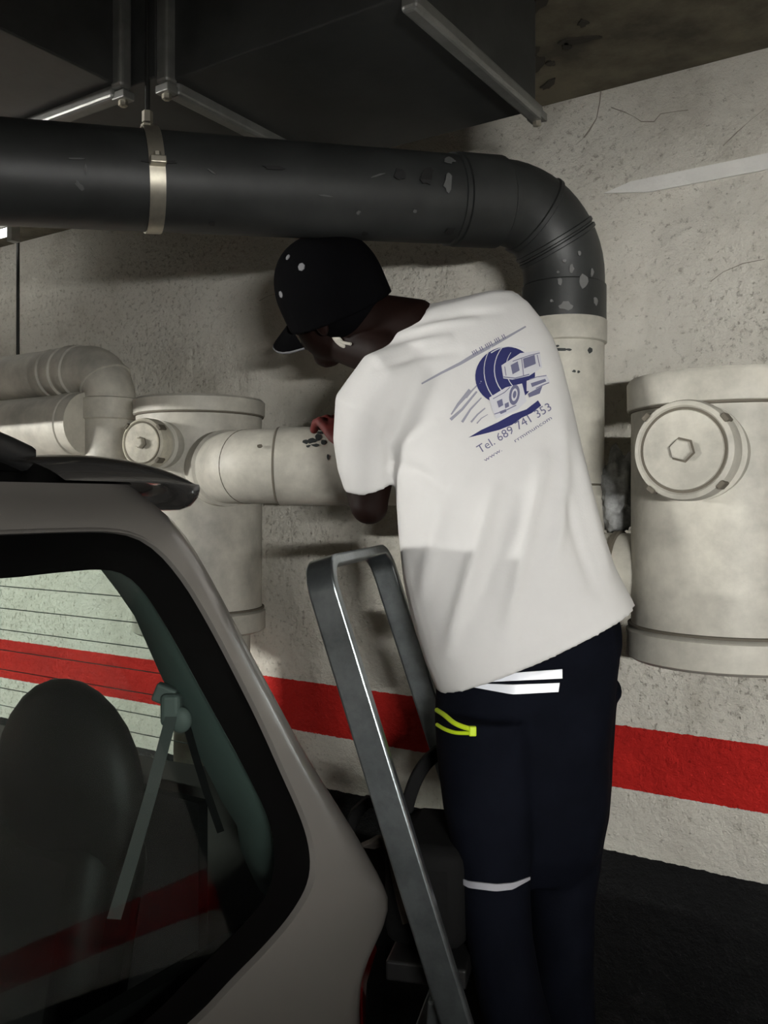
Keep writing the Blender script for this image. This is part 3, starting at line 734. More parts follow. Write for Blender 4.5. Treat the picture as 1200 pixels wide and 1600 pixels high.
# outer limit of the side panel: rectangle in (q, z)
QC = math.pi * CR / 2 * .62; VF = -1.5; ZB, ZT = .22, 1.475
def rect_by_angle(q0, q1, z0_, z1_, ctr, n):
    out = []
    for k in range(n):
        a = 2 * math.pi * k / n; c_, s_ = math.cos(a), math.sin(a)
        t = min([x for x in (((q1 - ctr.x) / c_) if c_ > 1e-9 else 9e9, ((q0 - ctr.x) / c_) if c_ < -1e-9 else 9e9, ((z1_ - ctr.y) / s_) if s_ > 1e-9 else 9e9, ((z0_ - ctr.y) / s_) if s_ < -1e-9 else 9e9)])
        out.append(ctr + Vector((c_, s_)) * t)
    return out
BA = rect_by_angle(-2.5, QC, ZB, ZT, ctr, NW)
Q = lambda p: plan(p.x, p.y)
Qi = lambda d: (lambda p: plan(p.x, p.y) - Vector((d, 0, 0)))
obj('side_panel', strip_surface(WA, BA, 14, Q), M['car'], car, sharp=60)
lip = [[Q(a) + Vector((t, 0, 0)) + (Q(a.lerp(ctr, k)) - Q(a)) for a in WA] for k, t in ((-.012, .0005), (-.006, .0045), (.004, .0045), (.010, -.004))]
obj('window_lip', MB().rings(lip, cap=False), M['car'], car)
qw = obj('quarter_window_border', strip_surface([a.lerp(ctr, .006) for a in WA], GA, 3, Qi(.004)), M['frit'], car)
obj('quarter_window_glass', fill_surface(GA, ctr, 5, Qi(.005)), M['glass'], car)
# tailgate with rear window
FLt = lambda z: (us(z) - CR) * 2 - 2 * UM
def tg(p):      # p.x in [-1,1] across the tail, p.y = z
    z = p.y; tot = FLt(z) + math.pi * CR; x = (p.x + 1) / 2
    return plan(QC + .004 + x * (tot - 2 * QC - .008), z)
def tgx(u, z):
    tot = FLt(z) + math.pi * CR; q = qu(u, z); return (q - QC - .004) / (tot - 2 * QC - .008) * 2 - 1
rw = [(tgx(-1.10, 1.385), 1.385), (tgx(-1.045, 1.33), 1.33), (tgx(-1.015, 1.20), 1.20), (tgx(-.985, 1.04), 1.04), (tgx(-1.02, .995), .995)]
rw = rw + [(-a, b) for a, b in rw[::-1]]
tctr = Vector((0, 1.19))
RA = by_angle([Vector(p) for p in rw], tctr, 96)
TA = rect_by_angle(-1, 1, .45, ZT, tctr, 96)
obj('tailgate', strip_surface(RA, TA, 12, tg), M['car'], car, sharp=60)
obj('rear_window', fill_surface(RA, tctr, 5, lambda p: tg(p) - Vector((0, .004, 0))), M['glass_rear'], car)
for i in range(8):
    z = 1.345 - i * .042
    obj('defroster_wire', MB().tube([tg(Vector((x, z))) - Vector((0, .009, 0)) for x in np.linspace(-.70, .70, 9)], .0009, 5), M['wire'], car)
# far side, roof, bumper
far = MB(); rs = []
for z in np.linspace(ZB, ZT, 20):
    tot = FLt(z) + math.pi * CR; rs.append([plan(tot - QC + s, z) for s in np.linspace(0.004, .12, 5)] + [plan(tot - QC + s, z) for s in np.linspace(.3, 2.6, 8)])
for i in range(len(rs) - 1):
    zmid = ZB + (ZT - ZB) * (i + .5) / 19
    for j in range(len(rs[0]) - 1):
        if .93 < zmid < 1.37 and 5 <= j <= 8: continue
        far.add([rs[i][j], rs[i][j+1], rs[i+1][j+1], rs[i+1][j]], [(0, 1, 2, 3)])
obj('far_side_panel', far, M['car'], car)
roof = MB(); rr = []
for k in range(13):
    x = -1 + 2 * k / 12; row = []
    for v in np.linspace(VF, vt(ZT) + .0, 10):
        hw = (us(ZT) - UM); u = UM + hw * x; row.append(Vector((u, v - (0 if v < .5 else 0), ZT + .035 * (1 - abs(x) ** 3) + (.012 if v < .6 else 0))))
    rr.append(row)
roof.rings(rr, cap=False, closed=False); obj('roof', roof, M['car_dark'], car)
bump = MB(); rs = []
for z, o_ in ((.25, -.03), (.28, .01), (.42, .03), (.50, .03), (.54, .0)):
    tot = FLt(z) + math.pi * CR
    rs.append([plan(q, z) + Vector((0, o_, 0)) for q in np.linspace(QC * .2, tot - QC * .2, 30)])
bump.rings(rs, cap=False, closed=False); obj('bumper', bump, M['car'], car)
tl = MB(); rs = []
for z in np.linspace(.50, .78, 8):
    rs.append([plan(q, z) + Vector((.006, .006, 0)) for q in np.linspace(.045, .20, 8)])
tl.rings(rs, cap=False, closed=False); obj('tail_lamp', tl, M['lamp_red'], car)
# roof spoiler
spo = MB(); rs = []
sec = [Vector(p) for p in [(.64, 1.502), (.74, 1.514), (.84, 1.510), (.91, 1.494), (.948, 1.468), (.944, 1.440), (.925, 1.436), (.905, 1.452), (.85, 1.478), (.76, 1.494)]]
sec = smooth_closed(sec, 2)
ends = [(0, .05), (.004, .35), (.012, .62), (.025, .84), (.045, .97), (.07, 1.0)]
us_ = [(-.925 - d, k) for d, k in ends] + [(-1.6, 1.0)] + [(-2.275 + d, k) for d, k in ends[::-1]]
for u_, k_ in us_:
    cz, cv = 1.476, .84
    rs.append([Vector((u_, cv + (p.x - cv) * (.80 + .20 * k_), cz + (p.y - cz) * k_)) for p in sec])
spo.rings(rs); obj('roof_spoiler', spo, M['car_dark'], car, sharp=80)
rail = MB().tube(smooth_path([Vector((-1.0, -1.2, 1.545)), Vector((-1.0, .2, 1.565)), Vector((-1.0, .50, 1.56)), Vector((-1.0, .64, 1.525)), Vector((-1.0, .70, 1.505))]), [.017] * 25, 10)
obj('roof_rail', rail, M['black_plastic'], car)
# interior
def trim_strip(sgn):
    mb = MB(); A_, B_ = [], []
    for z in np.linspace(1.40, .86, 16):
        # rear edge of the quarter glass at this height
        e = max((g for g in GA if abs(g.y - min(max(z, .93), 1.36)) < .03), key=lambda g: g.x)
        n_ = plan(e.x + .02, z) - Vector((.03, 0, 0)); x0_ = -1.03 + (.0 if z < 1.30 else -(z - 1.30) * .9)
        f_ = Vector((x0_ + (.03 if z < 1.0 else 0), vt(z) - .015, z))
        m_ = (n_ + f_) / 2 - Vector((.02, .03, 0))
        row = [n_ + Vector((.02, .02, 0)), n_, m_, f_ - Vector((0, .02, 0)), f_ + Vector((.0, .008, 0))]
        if sgn < 0: row = [Vector((2 * UM - p.x, p.y, p.z)) for p in row]
        A_.append(row)
    mb.rings(A_, cap=False, closed=False); return mb
obj('pillar_trim', trim_strip(1), M['trim_teal'], car); obj('pillar_trim', trim_strip(-1), M['trim_teal'], car)
obj('headliner', MB().box((-2.25, -1.4, 1.425), (-.96, .86, 1.435)), M['car_black'], car, smooth=False)
obj('boot_floor', MB().box((-2.36, -1.45, .60), (-.80, 1.02, .63)), M['car_black'], car, smooth=False)
obj('boot_lining', MB().box((-.825, -1.4, .5), (-.80, .92, .88)), M['car_black'], car, smooth=False)
obj('boot_lining', MB().box((-2.40, -1.4, .5), (-2.375, .92, .88)), M['car_black'], car, smooth=False)
obj('tailgate_lining', MB().box((-2.2, 1.0, .55), (-1.0, 1.02, .985)), M['car_black'], car, smooth=False)
obj('dashboard_wall', MB().box((-2.4, -1.5, .25), (-.80, -1.45, 1.42)), M['car_black'], car, smooth=False)
def seat(cu, cv):
    s_ = MB()
    s_.ellipsoid(Vector((cu, cv, 1.06)), Vector((.142, 0, 0)), Vector((0, .055, 0)), Vector((0, 0, .15)), 24, 14)
    hr = obj('headrest', s_, M['seat'], car)
    bk = MB().obox(Vector((cu - .05, cv - .03, .80)), Vector((1,0,0)), Vector((0, .97, -.2)).normalized(), Vector((0, .2, .97)).normalized(), .16, .06, .22)
    obj('seat_back', bk, M['seat'], car, bevel=.04)
hp_ = P(105, 1250, 1.22)
seat(hp_.x, hp_.y); seat(hp_.x - .62, hp_.y)
# seat belt on the rear pillar
an = P(268, 1108, 1.235)
sb = obj('belt_anchor', MB().obox(an, CAMR, CAMF, UP, .014, .012, .022), M['anchor'], car, smooth=False, bevel=.007)
obj('belt_slot', MB().ellipsoid(P(282, 1125, 1.23), CAMR * .016, CAMF * .008, UP * .018), M['anchor'], sb)
obj('belt_cover', MB().obox(P(258, 1085, 1.245), (CAMR * .9 - UP * .35).normalized(), CAMF, (UP * .9 + CAMR * .35).normalized(), .015, .010, .013), M['anchor'], sb, smooth=False, bevel=.004)
obj('belt_webbing', MB().strip([P(268, 1118, 1.225), P(236, 1240, 1.15), P(207, 1340, 1.08), P(178, 1436, 1.02)], CAMR, .016, .0016), M['belt'], car, smooth=False)
obj('belt_webbing', MB().strip([P(290, 1128, 1.232), P(305, 1180, 1.24), P(322, 1235, 1.245), P(345, 1300, 1.245)], CAMR, .010, .002), M['car_black'], car, smooth=False)
for sgn in (-1, 1):
    cx = UM + sgn * .73
    wt = obj('wheel_tyre', MB().lathe(Vector((cx - .10, .30, .30)), Vector((1, 0, 0)), [(0, .19), (.005, .27), (.03, .298), (.17, .298), (.195, .27), (.20, .19)], 40), M['tyre'], car)
    obj('wheel_rim', MB().lathe(Vector((cx - .09, .30, .30)), Vector((1, 0, 0)), [(0, .19), (.09, .16), (.18, .19)], 30), M['rim'], wt)

# ------------------------------------------------------------------ person
# joints (camera-aligned coordinates through P)
neck = P(640, 515, 1.67); pelv = P(815, 1000, 1.62); chest = P(715, 600, 1.66); waist = P(780, 850, 1.63)
shL = P(600, 630, 1.62); elL = P(577, 790, 1.67); wrL = P(552, 696, 1.885); haL = P(530, 668, 1.93)
shR = P(800, 520, 1.76); elR = P(700, 640, 1.98); wrR = P(600, 668, 1.985); haR = P(575, 655, 1.97)
step_z = .288
hipL = P(765, 1040, 1.58); knL = P(770, 1345, 1.50); hipR = P(880, 1020, 1.68); knR = P(862, 1340, 1.62)
ftL = (rail_at(.27, 0) + (rail_at(.27, 1) - rail_at(.27, 0)) * .33) + pdir * .05; ftR = (rail_at(.27, 0) + (rail_at(.27, 1) - rail_at(.27, 0)) * .72) + pdir * .05
anL = Vector((ftL.x, ftL.y, step_z + .10)); anR = Vector((ftR.x, ftR.y, step_z + .10))
hc = P(518, 466, 1.70)
hf = (CAMR * -.80 + UP * -.14 + CAMF * .58).normalized()
h0 = (CAMR * -.25 + UP * .84 - CAMF * .42); hu = (h0 - hf * h0.dot(hf)).normalized(); hr = hf.cross(hu).normalized()
def HD(r, f, u): return hc + hr * r + hf * f + hu * u
body = MB()
body.ellipsoid(HD(0, -.005, .03), hr * .074, hf * .093, hu * .085, 24, 16)           # cranium
body.ellipsoid(HD(0, .035, -.045), hr * .058, hf * .062, hu * .075, 20, 14)           # face
body.ellipsoid(HD(0, .060, -.100), hr * .034, hf * .032, hu * .026, 16, 10)           # chin
body.tube([HD(0, .088, .005), HD(0, .104, -.030), HD(0, .100, -.040)], [.009, .014, .013], 10, ball=True)   # nose
body.tube([HD(-.022, .092, -.066), HD(0, .098, -.066), HD(.022, .092, -.066)], .009, 8, ball=True)          # lips
for s_ in (-1, 1):
    body.ellipsoid(HD(s_ * .076, -.010, -.020), hr * .008, (hf * .9 - hu * .2) * .020, hu * .032, 12, 8)    # ears
    body.tube([HD(s_ * .018, .090, .012), HD(s_ * .045, .078, .010)], .008, 8, ball=True)                   # brows
body.tube([HD(0, -.028, -.05), neck.lerp(HD(0, -.03, -.05), .5), neck, chest.lerp(neck, .6)], [.056, .055, .062, .07], 20, ball=True)
body.tube([chest.lerp(neck, .35), chest, waist, pelv], [.085, .105, .100, .085], 24, ball=True)
body.tube([chest.lerp(neck, .3), shL], [.05, .048], 18, ball=True); body.tube([chest.lerp(neck, .3), shR], [.05, .05], 18, ball=True)
body.tube([HD(0, .005, -.085), P(606, 552, 1.655)], [.048, .050], 18, ball=True)
body.tube([shL, shL.lerp(elL, .5), elL], [.050, .040, .034], 18, ball=True)
body.tube([elL, elL.lerp(wrL, .35), wrL], [.036, .038, .026], 18, ball=True)
body.tube([shR, shR.lerp(elR, .5), elR], [.052, .045, .038], 18, ball=True)
body.tube([elR, elR.lerp(wrR, .35), wrR], [.038, .040, .026], 18, ball=True)
def hand(mb, wr, ha, over, thumb_dir, infl=0.0):
    d = (ha - wr).normalized(); side = d.cross(over).normalized()
    mb.ellipsoid((wr + ha) / 2 + d * .012, d * (.050 + infl), side * (.040 + infl), over * (.016 + infl), 18, 10)
    for i, L in enumerate((.070, .078, .072, .058)):
        b = ha + side * ((i - 1.5) * .019) + d * .006
        k1 = b + d * L * .45 - over * .003; k2 = k1 + d * L * .30 - over * .016; k3 = k2 + d * L * .18 - over * .022
        mb.tube([b - d * .02, b, k1, k2, k3], [.0095 + infl, .0095 + infl, .009 + infl, .0085 + infl, .0075 + infl], 10, ball=True)
    tb = wr + d * .03 + side * thumb_dir * .030
    mb.tube([tb, tb + side * thumb_dir * .022 + d * .02 - over * .008, tb + side * thumb_dir * .026 + d * .050 - over * .022], [.012 + infl, .0105 + infl, .0085 + infl], 10, ball=True)
overL = (UP * .9 - CAMF * .35).normalized()
hand(body, wrL, haL, overL, 1); hand(body, wrR, haR, (UP * .92 - CAMF * .3).normalized(), -1)
body.tube([pelv, P(762, 1110, 1.57), P(764, 1260, 1.53), P(770, 1385, 1.505), P(795, 1540, 1.475), P(838, 1740, 1.45), anL], [.085, .07, .06, .05, .045, .04, .036], 20, ball=True)
body.tube([pelv, P(880, 1110, 1.65), P(880, 1270, 1.63), P(874, 1400, 1.61), P(876, 1500, 1.60), P(888, 1640, 1.58), anR], [.085, .07, .06, .05, .045, .04, .036], 20, ball=True)
toe = (-pdir * .9 + CAMF * .1).normalized()
for a_ in (anL, anR):
    body.tube([a_ - UP * .03 - toe * .03, a_ - UP * .055 + toe * .10], [.036, .028], 14, ball=True)
base_origin = Vector(((ftL.x + ftR.x) / 2, (ftL.y + ftR.y) / 2, step_z))
person = mesh_obj('person', fuse(body, .0055, 3), M['skin'], origin=base_origin)
tag(person, 'person in white T-shirt and black cap bending over the pipe, back turned', 'person')
for s_ in (-1, 1):
    obj('eye', MB().ellipsoid(HD(s_ * .031, .082, -.008), hr * .012, hf * .009, hu * .008, 12, 8), M['eye'], person)
# safety glasses, their glint put in as a pale oval
bbv = BVHTree.FromPolygons([v.co + base_origin for v in person.data.vertices], [p.vertices for p in person.data.polygons])
def on_body(px, py):
    o_ = Vector((0, 0, H)); h = bbv.ray_cast(o_, (P(px, py, 1.0) - o_).normalized()); return h[0], h[1]
g0, gn = on_body(530, 531)
if g0 is None: g0, gn = HD(-.05, .06, -.02), -CAMF
ga = (CAMR * .86 - UP * .5).normalized(); ga = (ga - gn * ga.dot(gn)).normalized(); gb = gn.cross(ga)
gls = obj('glasses_glint', MB().ellipsoid(g0 + gn * .003, ga * .021, gb * .0085, gn * .003, 18, 8), M['lens'], person)  # lens colour stands in for the glint
ge, gen = on_body(550, 538)
if ge is not None:
    obj('glasses_temple', MB().tube([g0 + gn * .004, (g0 + ge) / 2 + gn * .006, ge + gen * .003], .003, 8), M['lens'], gls)
# black cap
cp = MB(); rs = []
for i in range(13):
    t = i / 12 * math.pi / 2
    rs.append([HD(0, -.006, .015) + hu * (.108 * math.sin(t) ** 1.0) + (hr * .092 * math.cos(k * math.pi / 16) + hf * .110 * math.sin(k * math.pi / 16)) * max(math.cos(t) ** .8, .01) for k in range(32)])
low = [v - hu * .046 for v in rs[0]]
cp.rings([low] + rs)
capo = mesh_obj('cap', fuse(cp, .004, 2), M['cap'], person)
bm_ = MB(); top, bot = [], []
for k in range(17):
    a = math.pi * k / 16; x, y = .078 * math.cos(a), math.sin(a)
    top.append((x, y))
rows = []
for j in range(5):
    t = j / 4
    rows.append([HD(x * (1 - .08 * t), .055 + (.045 * math.sin(math.pi * k / 16)) + t * .062 * y ** .5, -.010 - .030 * t - .012 * (1 - abs(x) / .078 ) * 0 - .018 * (abs(x) / .078) ** 2) for k, (x, y) in enumerate(top)])
th = [[p - hu * .005 for p in r] for r in rows]
for r_a, sg in ((rows, 1), (th, -1)):
    bm_.rings(r_a, cap=False, closed=False)
bm_.rings([rows[-1], th[-1]], cap=False, closed=False); bm_.rings([rows[0], th[0]], cap=False, closed=False)
obj('brim', bm_, M['cap'], capo)
obj('brim_edge', MB().tube([(a + b) / 2 for a, b in zip(rows[-1], th[-1])], .0022, 6), M['logo_grey'], capo)
hm = MB(); hm.ellipsoid(HD(0, -.030, -.012), hr * .080, hf * .076, hu * .075, 24, 14)
mesh_obj('hair', fuse(hm, .004, 1), M['cap'], person)
obj('cap_button', MB().ellipsoid(HD(0, -.006, .124), hr * .009, hf * .009, hu * .005, 12, 8), M['cap'], capo)
cbv = BVHTree.FromPolygons([v.co + base_origin for v in capo.data.vertices], [p.vertices for p in capo.data.polygons])
for px, py, s_ in ((471, 417, .008), (439, 460, .007), (450, 402, .006)):
    o_ = Vector((0, 0, H)); d = (P(px, py, 1.0) - o_).normalized(); best = None
    hit = cbv.ray_cast(o_, d)
    if hit[0] is None: continue
    n_ = hit[1]; t1 = n_.orthogonal().normalized(); t2 = n_.cross(t1)
    obj('stitched_badge', MB().lathe(hit[0] - n_ * .002, n_, [(0, s_), (.003, s_ * .9), (.0035, s_ * .3)], 7), M['logo_grey'], capo)
# gloves
for (wr_, ha_, ov, td) in ((wrL, haL, overL, 1), (wrR, haR, (UP * .92 - CAMF * .3).normalized(), -1)):
    g = MB(); hand(g, wr_, ha_, ov, td, .0022); d_ = (ha_ - wr_).normalized()
    g.tube([wr_ - d_ * .035, wr_, wr_ + d_ * .03], [.034, .032, .030], 16, ball=True)
    go = mesh_obj('work_glove', fuse(g, .003, 2), M['glove'], person); go['label'] = 'dark red work glove'
# trousers
tr = MB()
def ring(L, R, depth, n=36, ex=2.3, dz=CAMF):
    c_ = (L + R) / 2; a = (R - L) / 2; out = []
    for k in range(n):
        t = 2 * math.pi * k / n; ct, st_ = math.cos(t), math.sin(t)
        out.append(c_ + a * (abs(ct) ** (2/ex) * (1 if ct >= 0 else -1)) + dz * depth * (abs(st_) ** (2/ex) * (1 if st_ >= 0 else -1)))
    return out
tr.rings([ring(P(l[0], l[1], z), P(r[0], r[1], z), d) for l, r, z, d in [
    ((690, 985), (955, 935), 1.61, .10), ((682, 1060), (965, 1010), 1.61, .125), ((680, 1120), (958, 1100), 1.60, .125), ((688, 1180), (950, 1170), 1.59, .12), ((694, 1250), (947, 1250), 1.585, .11), ((705, 1320), (938, 1320), 1.58, .09), ((720, 1370), (925, 1370), 1.58, .06)]])
def P3(px, py, Z): return P(px, py, Z)
shinL = knL.lerp(anL, .5); shinR = knR.lerp(anR, .5)
def leg(rows):
    tr.rings([ring(P(l, y, z), P(r, y, z), d) for l, r, y, z, d in rows])
leg([(680, 838, 1110, 1.56, .11), (684, 838, 1180, 1.55, .105), (690, 834, 1260, 1.53, .095), (702, 830, 1330, 1.515, .088), (712, 827, 1385, 1.505, .084), (722, 832, 1450, 1.49, .080), (740, 846, 1540, 1.475, .076), (762, 868, 1640, 1.46, .072), (790, 890, 1740, 1.45, .068), (800, 905, 1800, 1.445, .066)])
leg([(810, 960, 1090, 1.65, .11), (812, 952, 1180, 1.64, .105), (815, 948, 1270, 1.63, .095), (818, 938, 1340, 1.62, .088), (822, 925, 1400, 1.61, .082), (830, 925, 1500, 1.60, .078), (840, 928, 1600, 1.585, .072), (850, 930, 1680, 1.58, .068), (852, 932, 1710, 1.575, .066)])
tr.ellipsoid(P(958, 1078, 1.62), CAMR * .014, CAMF * .05, UP * .020)       # pocket flap on the far hip
tr.ellipsoid(P(948, 1000, 1.62), CAMR * .022, CAMF * .06, UP * .06)
trm = fuse(tr, .006, 5)
# cloth creases
tn = [v.normal.copy() for v in trm.vertices]
for v, n_ in zip(trm.vertices, tn):
    p = v.co.copy(); k = noise.noise(Vector((p.x * 9, p.y * 9, p.z * 5))) * .006 + noise.noise(Vector((p.x * 20, p.y * 20, p.z * 9))) * .003
    v.co = p + n_ * k
trouser = mesh_obj('trousers', trm, M['trouser'], person)
trouser['label'] = 'navy black work trousers with reflective bands'
def bvh_of(o): return BVHTree.FromPolygons([v.co + base_origin for v in o.data.vertices], [p.vertices for p in o.data.polygons])
def on_surface(bv, px, py, off):
    o_ = Vector((0, 0, H)); d = (P(px, py, 1.0) - o_).normalized(); h = bv.ray_cast(o_, d)
    if h[0] is None: return None
    n_ = h[1] if h[1].dot(d) < 0 else -h[1]
    return h[0] + n_ * off
tbv = bvh_of(trouser)
def band(bv, top, bot, n, m, parent, name, off=.003):
    """tape lying on the cloth between two pixel polylines"""
    def at(pl, t):
        x = pl[0][0] + (pl[-1][0] - pl[0][0]) * t; return x, float(np.interp(x, [p[0] for p in pl], [p[1] for p in pl]))
    rows = []
    for t in np.linspace(0, 1, n):
        a, b = at(top, t), at(bot, t); col = []
        for s_ in np.linspace(0, 1, 4):
            q_ = on_surface(bv, a[0] + (b[0] - a[0]) * s_, a[1] + (b[1] - a[1]) * s_, off)
            if q_ is None: col = None; break
            col.append(q_)
        if col: rows.append(col)
    mb = MB(); mb.rings(rows, cap=False, closed=False)
    back = [[p + CAMF * (off * .9) for p in r] for r in rows]; mb.rings([[r[0] for r in rows], [r[0] for r in back]], cap=False, closed=False); mb.rings([[r[-1] for r in rows], [r[-1] for r in back]], cap=False, closed=False)
    return obj(name, mb, m, parent)
band(tbv, [(745, 1062), (800, 1052), (878, 1046)], [(745, 1067), (800, 1064), (878, 1060)], 18, M['reflect'], trouser, 'reflective_band')
band(tbv, [(740, 1068), (800, 1070), (874, 1067)], [(740, 1074), (800, 1085), (872, 1081)], 18, M['reflect'], trouser, 'reflective_band')
band(tbv, [(712, 1368), (735, 1377), (775, 1381), (800, 1379), (826, 1370)], [(712, 1374), (735, 1387), (775, 1392), (800, 1389), (826, 1374)], 22, M['reflect_grey'], trouser, 'knee_band')
def cord(pts, r, m, name):
    q_ = [on_surface(tbv, x, y, r * .8) for x, y in pts]; q_ = [x for x in q_ if x is not None]
    return obj(name, MB().tube(smooth_path(q_), r, 8), M[m], trouser)
cord([(684, 1112), (695, 1120), (710, 1130), (724, 1136), (738, 1139)], .0042, 'neon', 'yellow_cord')
cord([(685, 1132), (697, 1139), (712, 1144), (726, 1145), (738, 1145)], .0032, 'neon', 'yellow_cord')
q_ = on_surface(tbv, 739, 1142, .002)
obj('cord_toggle', MB().obox(q_, CAMR, CAMF, UP, .006, .004, .008), M['neon'], trouser, smooth=False, bevel=.002)
# shoes
for a_ in (anL, anR):
    s_ = MB(); s_.tube([a_ - UP * .02 - toe * .02, a_ - UP * .055 + toe * .11], [.046, .040], 18, ball=True); s_.tube([a_ + UP * .03, a_ - UP * .03], [.045, .05], 16, ball=True)
    so = fuse(s_, .005, 3)
    for v in so.vertices: v.co.z = max(v.co.z, step_z)
    mesh_obj('shoe', so, M['black_plastic'], person)

# T-shirt
sh = MB()
SR = [((682, 1076), (986, 940), 1.605, .150), ((664, 1030), (972, 912), 1.605, .148), ((650, 985), (956, 880), 1.61, .145), ((632, 905), (938, 830), 1.62, .140), ((622, 830), (922, 765), 1.63, .135), ((618, 765), (905, 690), 1.64, .132),
      ((606, 700), (890, 625), 1.65, .130), ((590, 640), (876, 570), 1.655, .122), ((562, 592), (862, 530), 1.66, .110), ((576, 562), (845, 500), 1.665, .094), ((600, 532), (824, 474), 1.67, .078), ((628, 503), (802, 460), 1.675, .060), ((650, 484), (785, 456), 1.675, .034)]
sh.rings([ring(P(*l, z), P(*r, z), d, 44, 2.4) for l, r, z, d in SR])
cuffL = P(577, 758, 1.65)
sh.tube([P(650, 590, 1.63), P(602, 606, 1.60), P(578, 640, 1.60), P(569, 690, 1.62), P(570, 728, 1.635), cuffL], [.072, .070, .066, .056, .051, .048], 26)
sh.tube([P(620, 600, 1.63), P(606, 660, 1.64), P(604, 700, 1.65)], [.06, .042, .018], 20, ball=True)
sh.tube([P(780, 510, 1.70), shR, shR.lerp(elR, .6)], [.07, .068, .058], 24)
shm = fuse(sh, .0055, 4)
FOLDS = [([(622, 735), (628, 850), (655, 985)], .006, 9), ([(690, 790), (668, 890), (655, 960)], .005, 12), ([(770, 770), (735, 890), (700, 1020)], .006, 12), ([(850, 720), (820, 850), (790, 990)], .006, 13),
         ([(878, 640), (882, 760), (868, 880)], .006, 11), ([(900, 690), (925, 800), (955, 905)], .006, 10), ([(800, 770), (775, 870), (745, 960)], -.004, 14), ([(880, 760), (905, 850), (930, 920)], -.004, 10),
         ([(585, 556), (640, 540), (700, 528)], .005, 6), ([(590, 575), (650, 556), (715, 548)], -.004, 7), ([(625, 522), (680, 510), (740, 500)], .004, 6), ([(660, 505), (720, 490), (780, 488)], -.003, 7),
         ([(612, 722), (650, 735), (690, 760)], -.006, 9), ([(606, 700), (640, 690), (680, 665)], .004, 10), ([(610, 725), (604, 690), (612, 650)], -.007, 7), ([(690, 465), (740, 452), (800, 456)], .004, 7)]
def seg_d(p, a, b):
    ax, ay = a; bx, by = b; dx, dy = bx - ax, by - ay; t = max(0, min(1, ((p[0]-ax)*dx + (p[1]-ay)*dy) / (dx*dx + dy*dy))); return math.hypot(p[0]-ax-t*dx, p[1]-ay-t*dy), t
nv = len(shm.vertices); co = np.empty(nv * 3, 'f'); shm.vertices.foreach_get('co', co); co = co.reshape(-1, 3)
nor = np.empty(nv * 3, 'f'); shm.vertices.foreach_get('normal', nor); nor = nor.reshape(-1, 3)
Xc = co[:, 0] * cs + co[:, 1] * sn; Zc = -co[:, 0] * sn + co[:, 1] * cs
sx = 600 + F * Xc / Zc; sy = HOR - F * (co[:, 2] - H) / Zc
disp = np.zeros(nv); facing = np.maximum(0, -(nor @ np.array(CAMF)))
for pl, amp, wd in FOLDS:
    dd = np.full(nv, 1e9)
    for (ax_, ay_), (bx_, by_) in zip(pl[:-1], pl[1:]):
        ex_, ey_ = bx_ - ax_, by_ - ay_; t_ = np.clip(((sx - ax_) * ex_ + (sy - ay_) * ey_) / (ex_ * ex_ + ey_ * ey_), 0, 1)
        dd = np.minimum(dd, np.hypot(sx - ax_ - t_ * ex_, sy - ay_ - t_ * ey_))
    e_ = np.minimum(np.hypot(sx - pl[0][0], sy - pl[0][1]), np.hypot(sx - pl[-1][0], sy - pl[-1][1]))
    disp += amp * np.exp(-(dd / wd) ** 2) * np.minimum(1, .35 + e_ / 60)
disp *= 1.7 * facing
for i_ in range(nv):
    x_, y_, z_ = co[i_]; disp[i_] += .004 * noise.noise(Vector((x_ * 7, y_ * 7, z_ * 3))) + .0022 * noise.noise(Vector((x_ * 16, y_ * 16, z_ * 7)))
co += nor * disp[:, None]; shm.vertices.foreach_set('co', co.ravel()); shm.update()
shirt = mesh_obj('t_shirt', shm, M['shirt'], person)
shirt['label'] = 'loose white T-shirt with blue printed emblem on the back'
sbv = bvh_of(shirt)
# printed emblem
def poly_print(name, polys, m, off, sub=6.0):
    mb = MB()
    for pl in polys:
        bm = bmesh.new(); vs_ = [bm.verts.new((x, y, 0)) for x, y in pl]
        es = [bm.edges.new((vs_[i], vs_[(i+1) % len(vs_)])) for i in range(len(vs_))]
        bmesh.ops.triangle_fill(bm, use_beauty=True, edges=bm.edges[:])
        for _ in range(4):
            long = [e for e in bm.edges if e.calc_length() > sub]
            if not long: break
            bmesh.ops.subdivide_edges(bm, edges=long, cuts=1); bmesh.ops.triangulate(bm, faces=bm.faces[:])
        bm.verts.index_update(); pts = [on_surface(sbv, v.co.x, v.co.y, off) for v in bm.verts]
        fs = [tuple(v.index for v in f.verts) for f in bm.faces if all(pts[v.index] is not None for v in f.verts)]
        mb.add([p if p is not None else Vector() for p in pts], fs); bm.free()
    return obj(name, mb, m, shirt, smooth=False)
def ell(cx, cy, rx, ry, rot=0, n=28, a0=0, a1=360):
    out = []
    for k in range(n):
        a = math.radians(a0 + (a1 - a0) * k / (n if a1 - a0 >= 360 else n - 1)); x, y = rx * math.cos(a), ry * math.sin(a); r_ = math.radians(rot)
        out.append((cx + x * math.cos(r_) - y * math.sin(r_), cy + x * math.sin(r_) + y * math.cos(r_)))
    return out
def stroke(pts, w0, w1=None):
    w1 = w0 if w1 is None else w1; n = len(pts); L, R = [], []
    for i in range(n):
        a, b = pts[max(i-1, 0)], pts[min(i+1, n-1)]; dx, dy = b[0]-a[0], b[1]-a[1]; l = math.hypot(dx, dy); nx, ny = -dy/l, dx/l
        w = w0 + (w1 - w0) * i / (n - 1); L.append((pts[i][0] + nx*w/2, pts[i][1] + ny*w/2)); R.append((pts[i][0] - nx*w/2, pts[i][1] - ny*w/2))
    return L + R[::-1]
em = poly_print('print_disc', [ell(789, 587, 47, 44, -25, 40)], M['navy'], .0016)
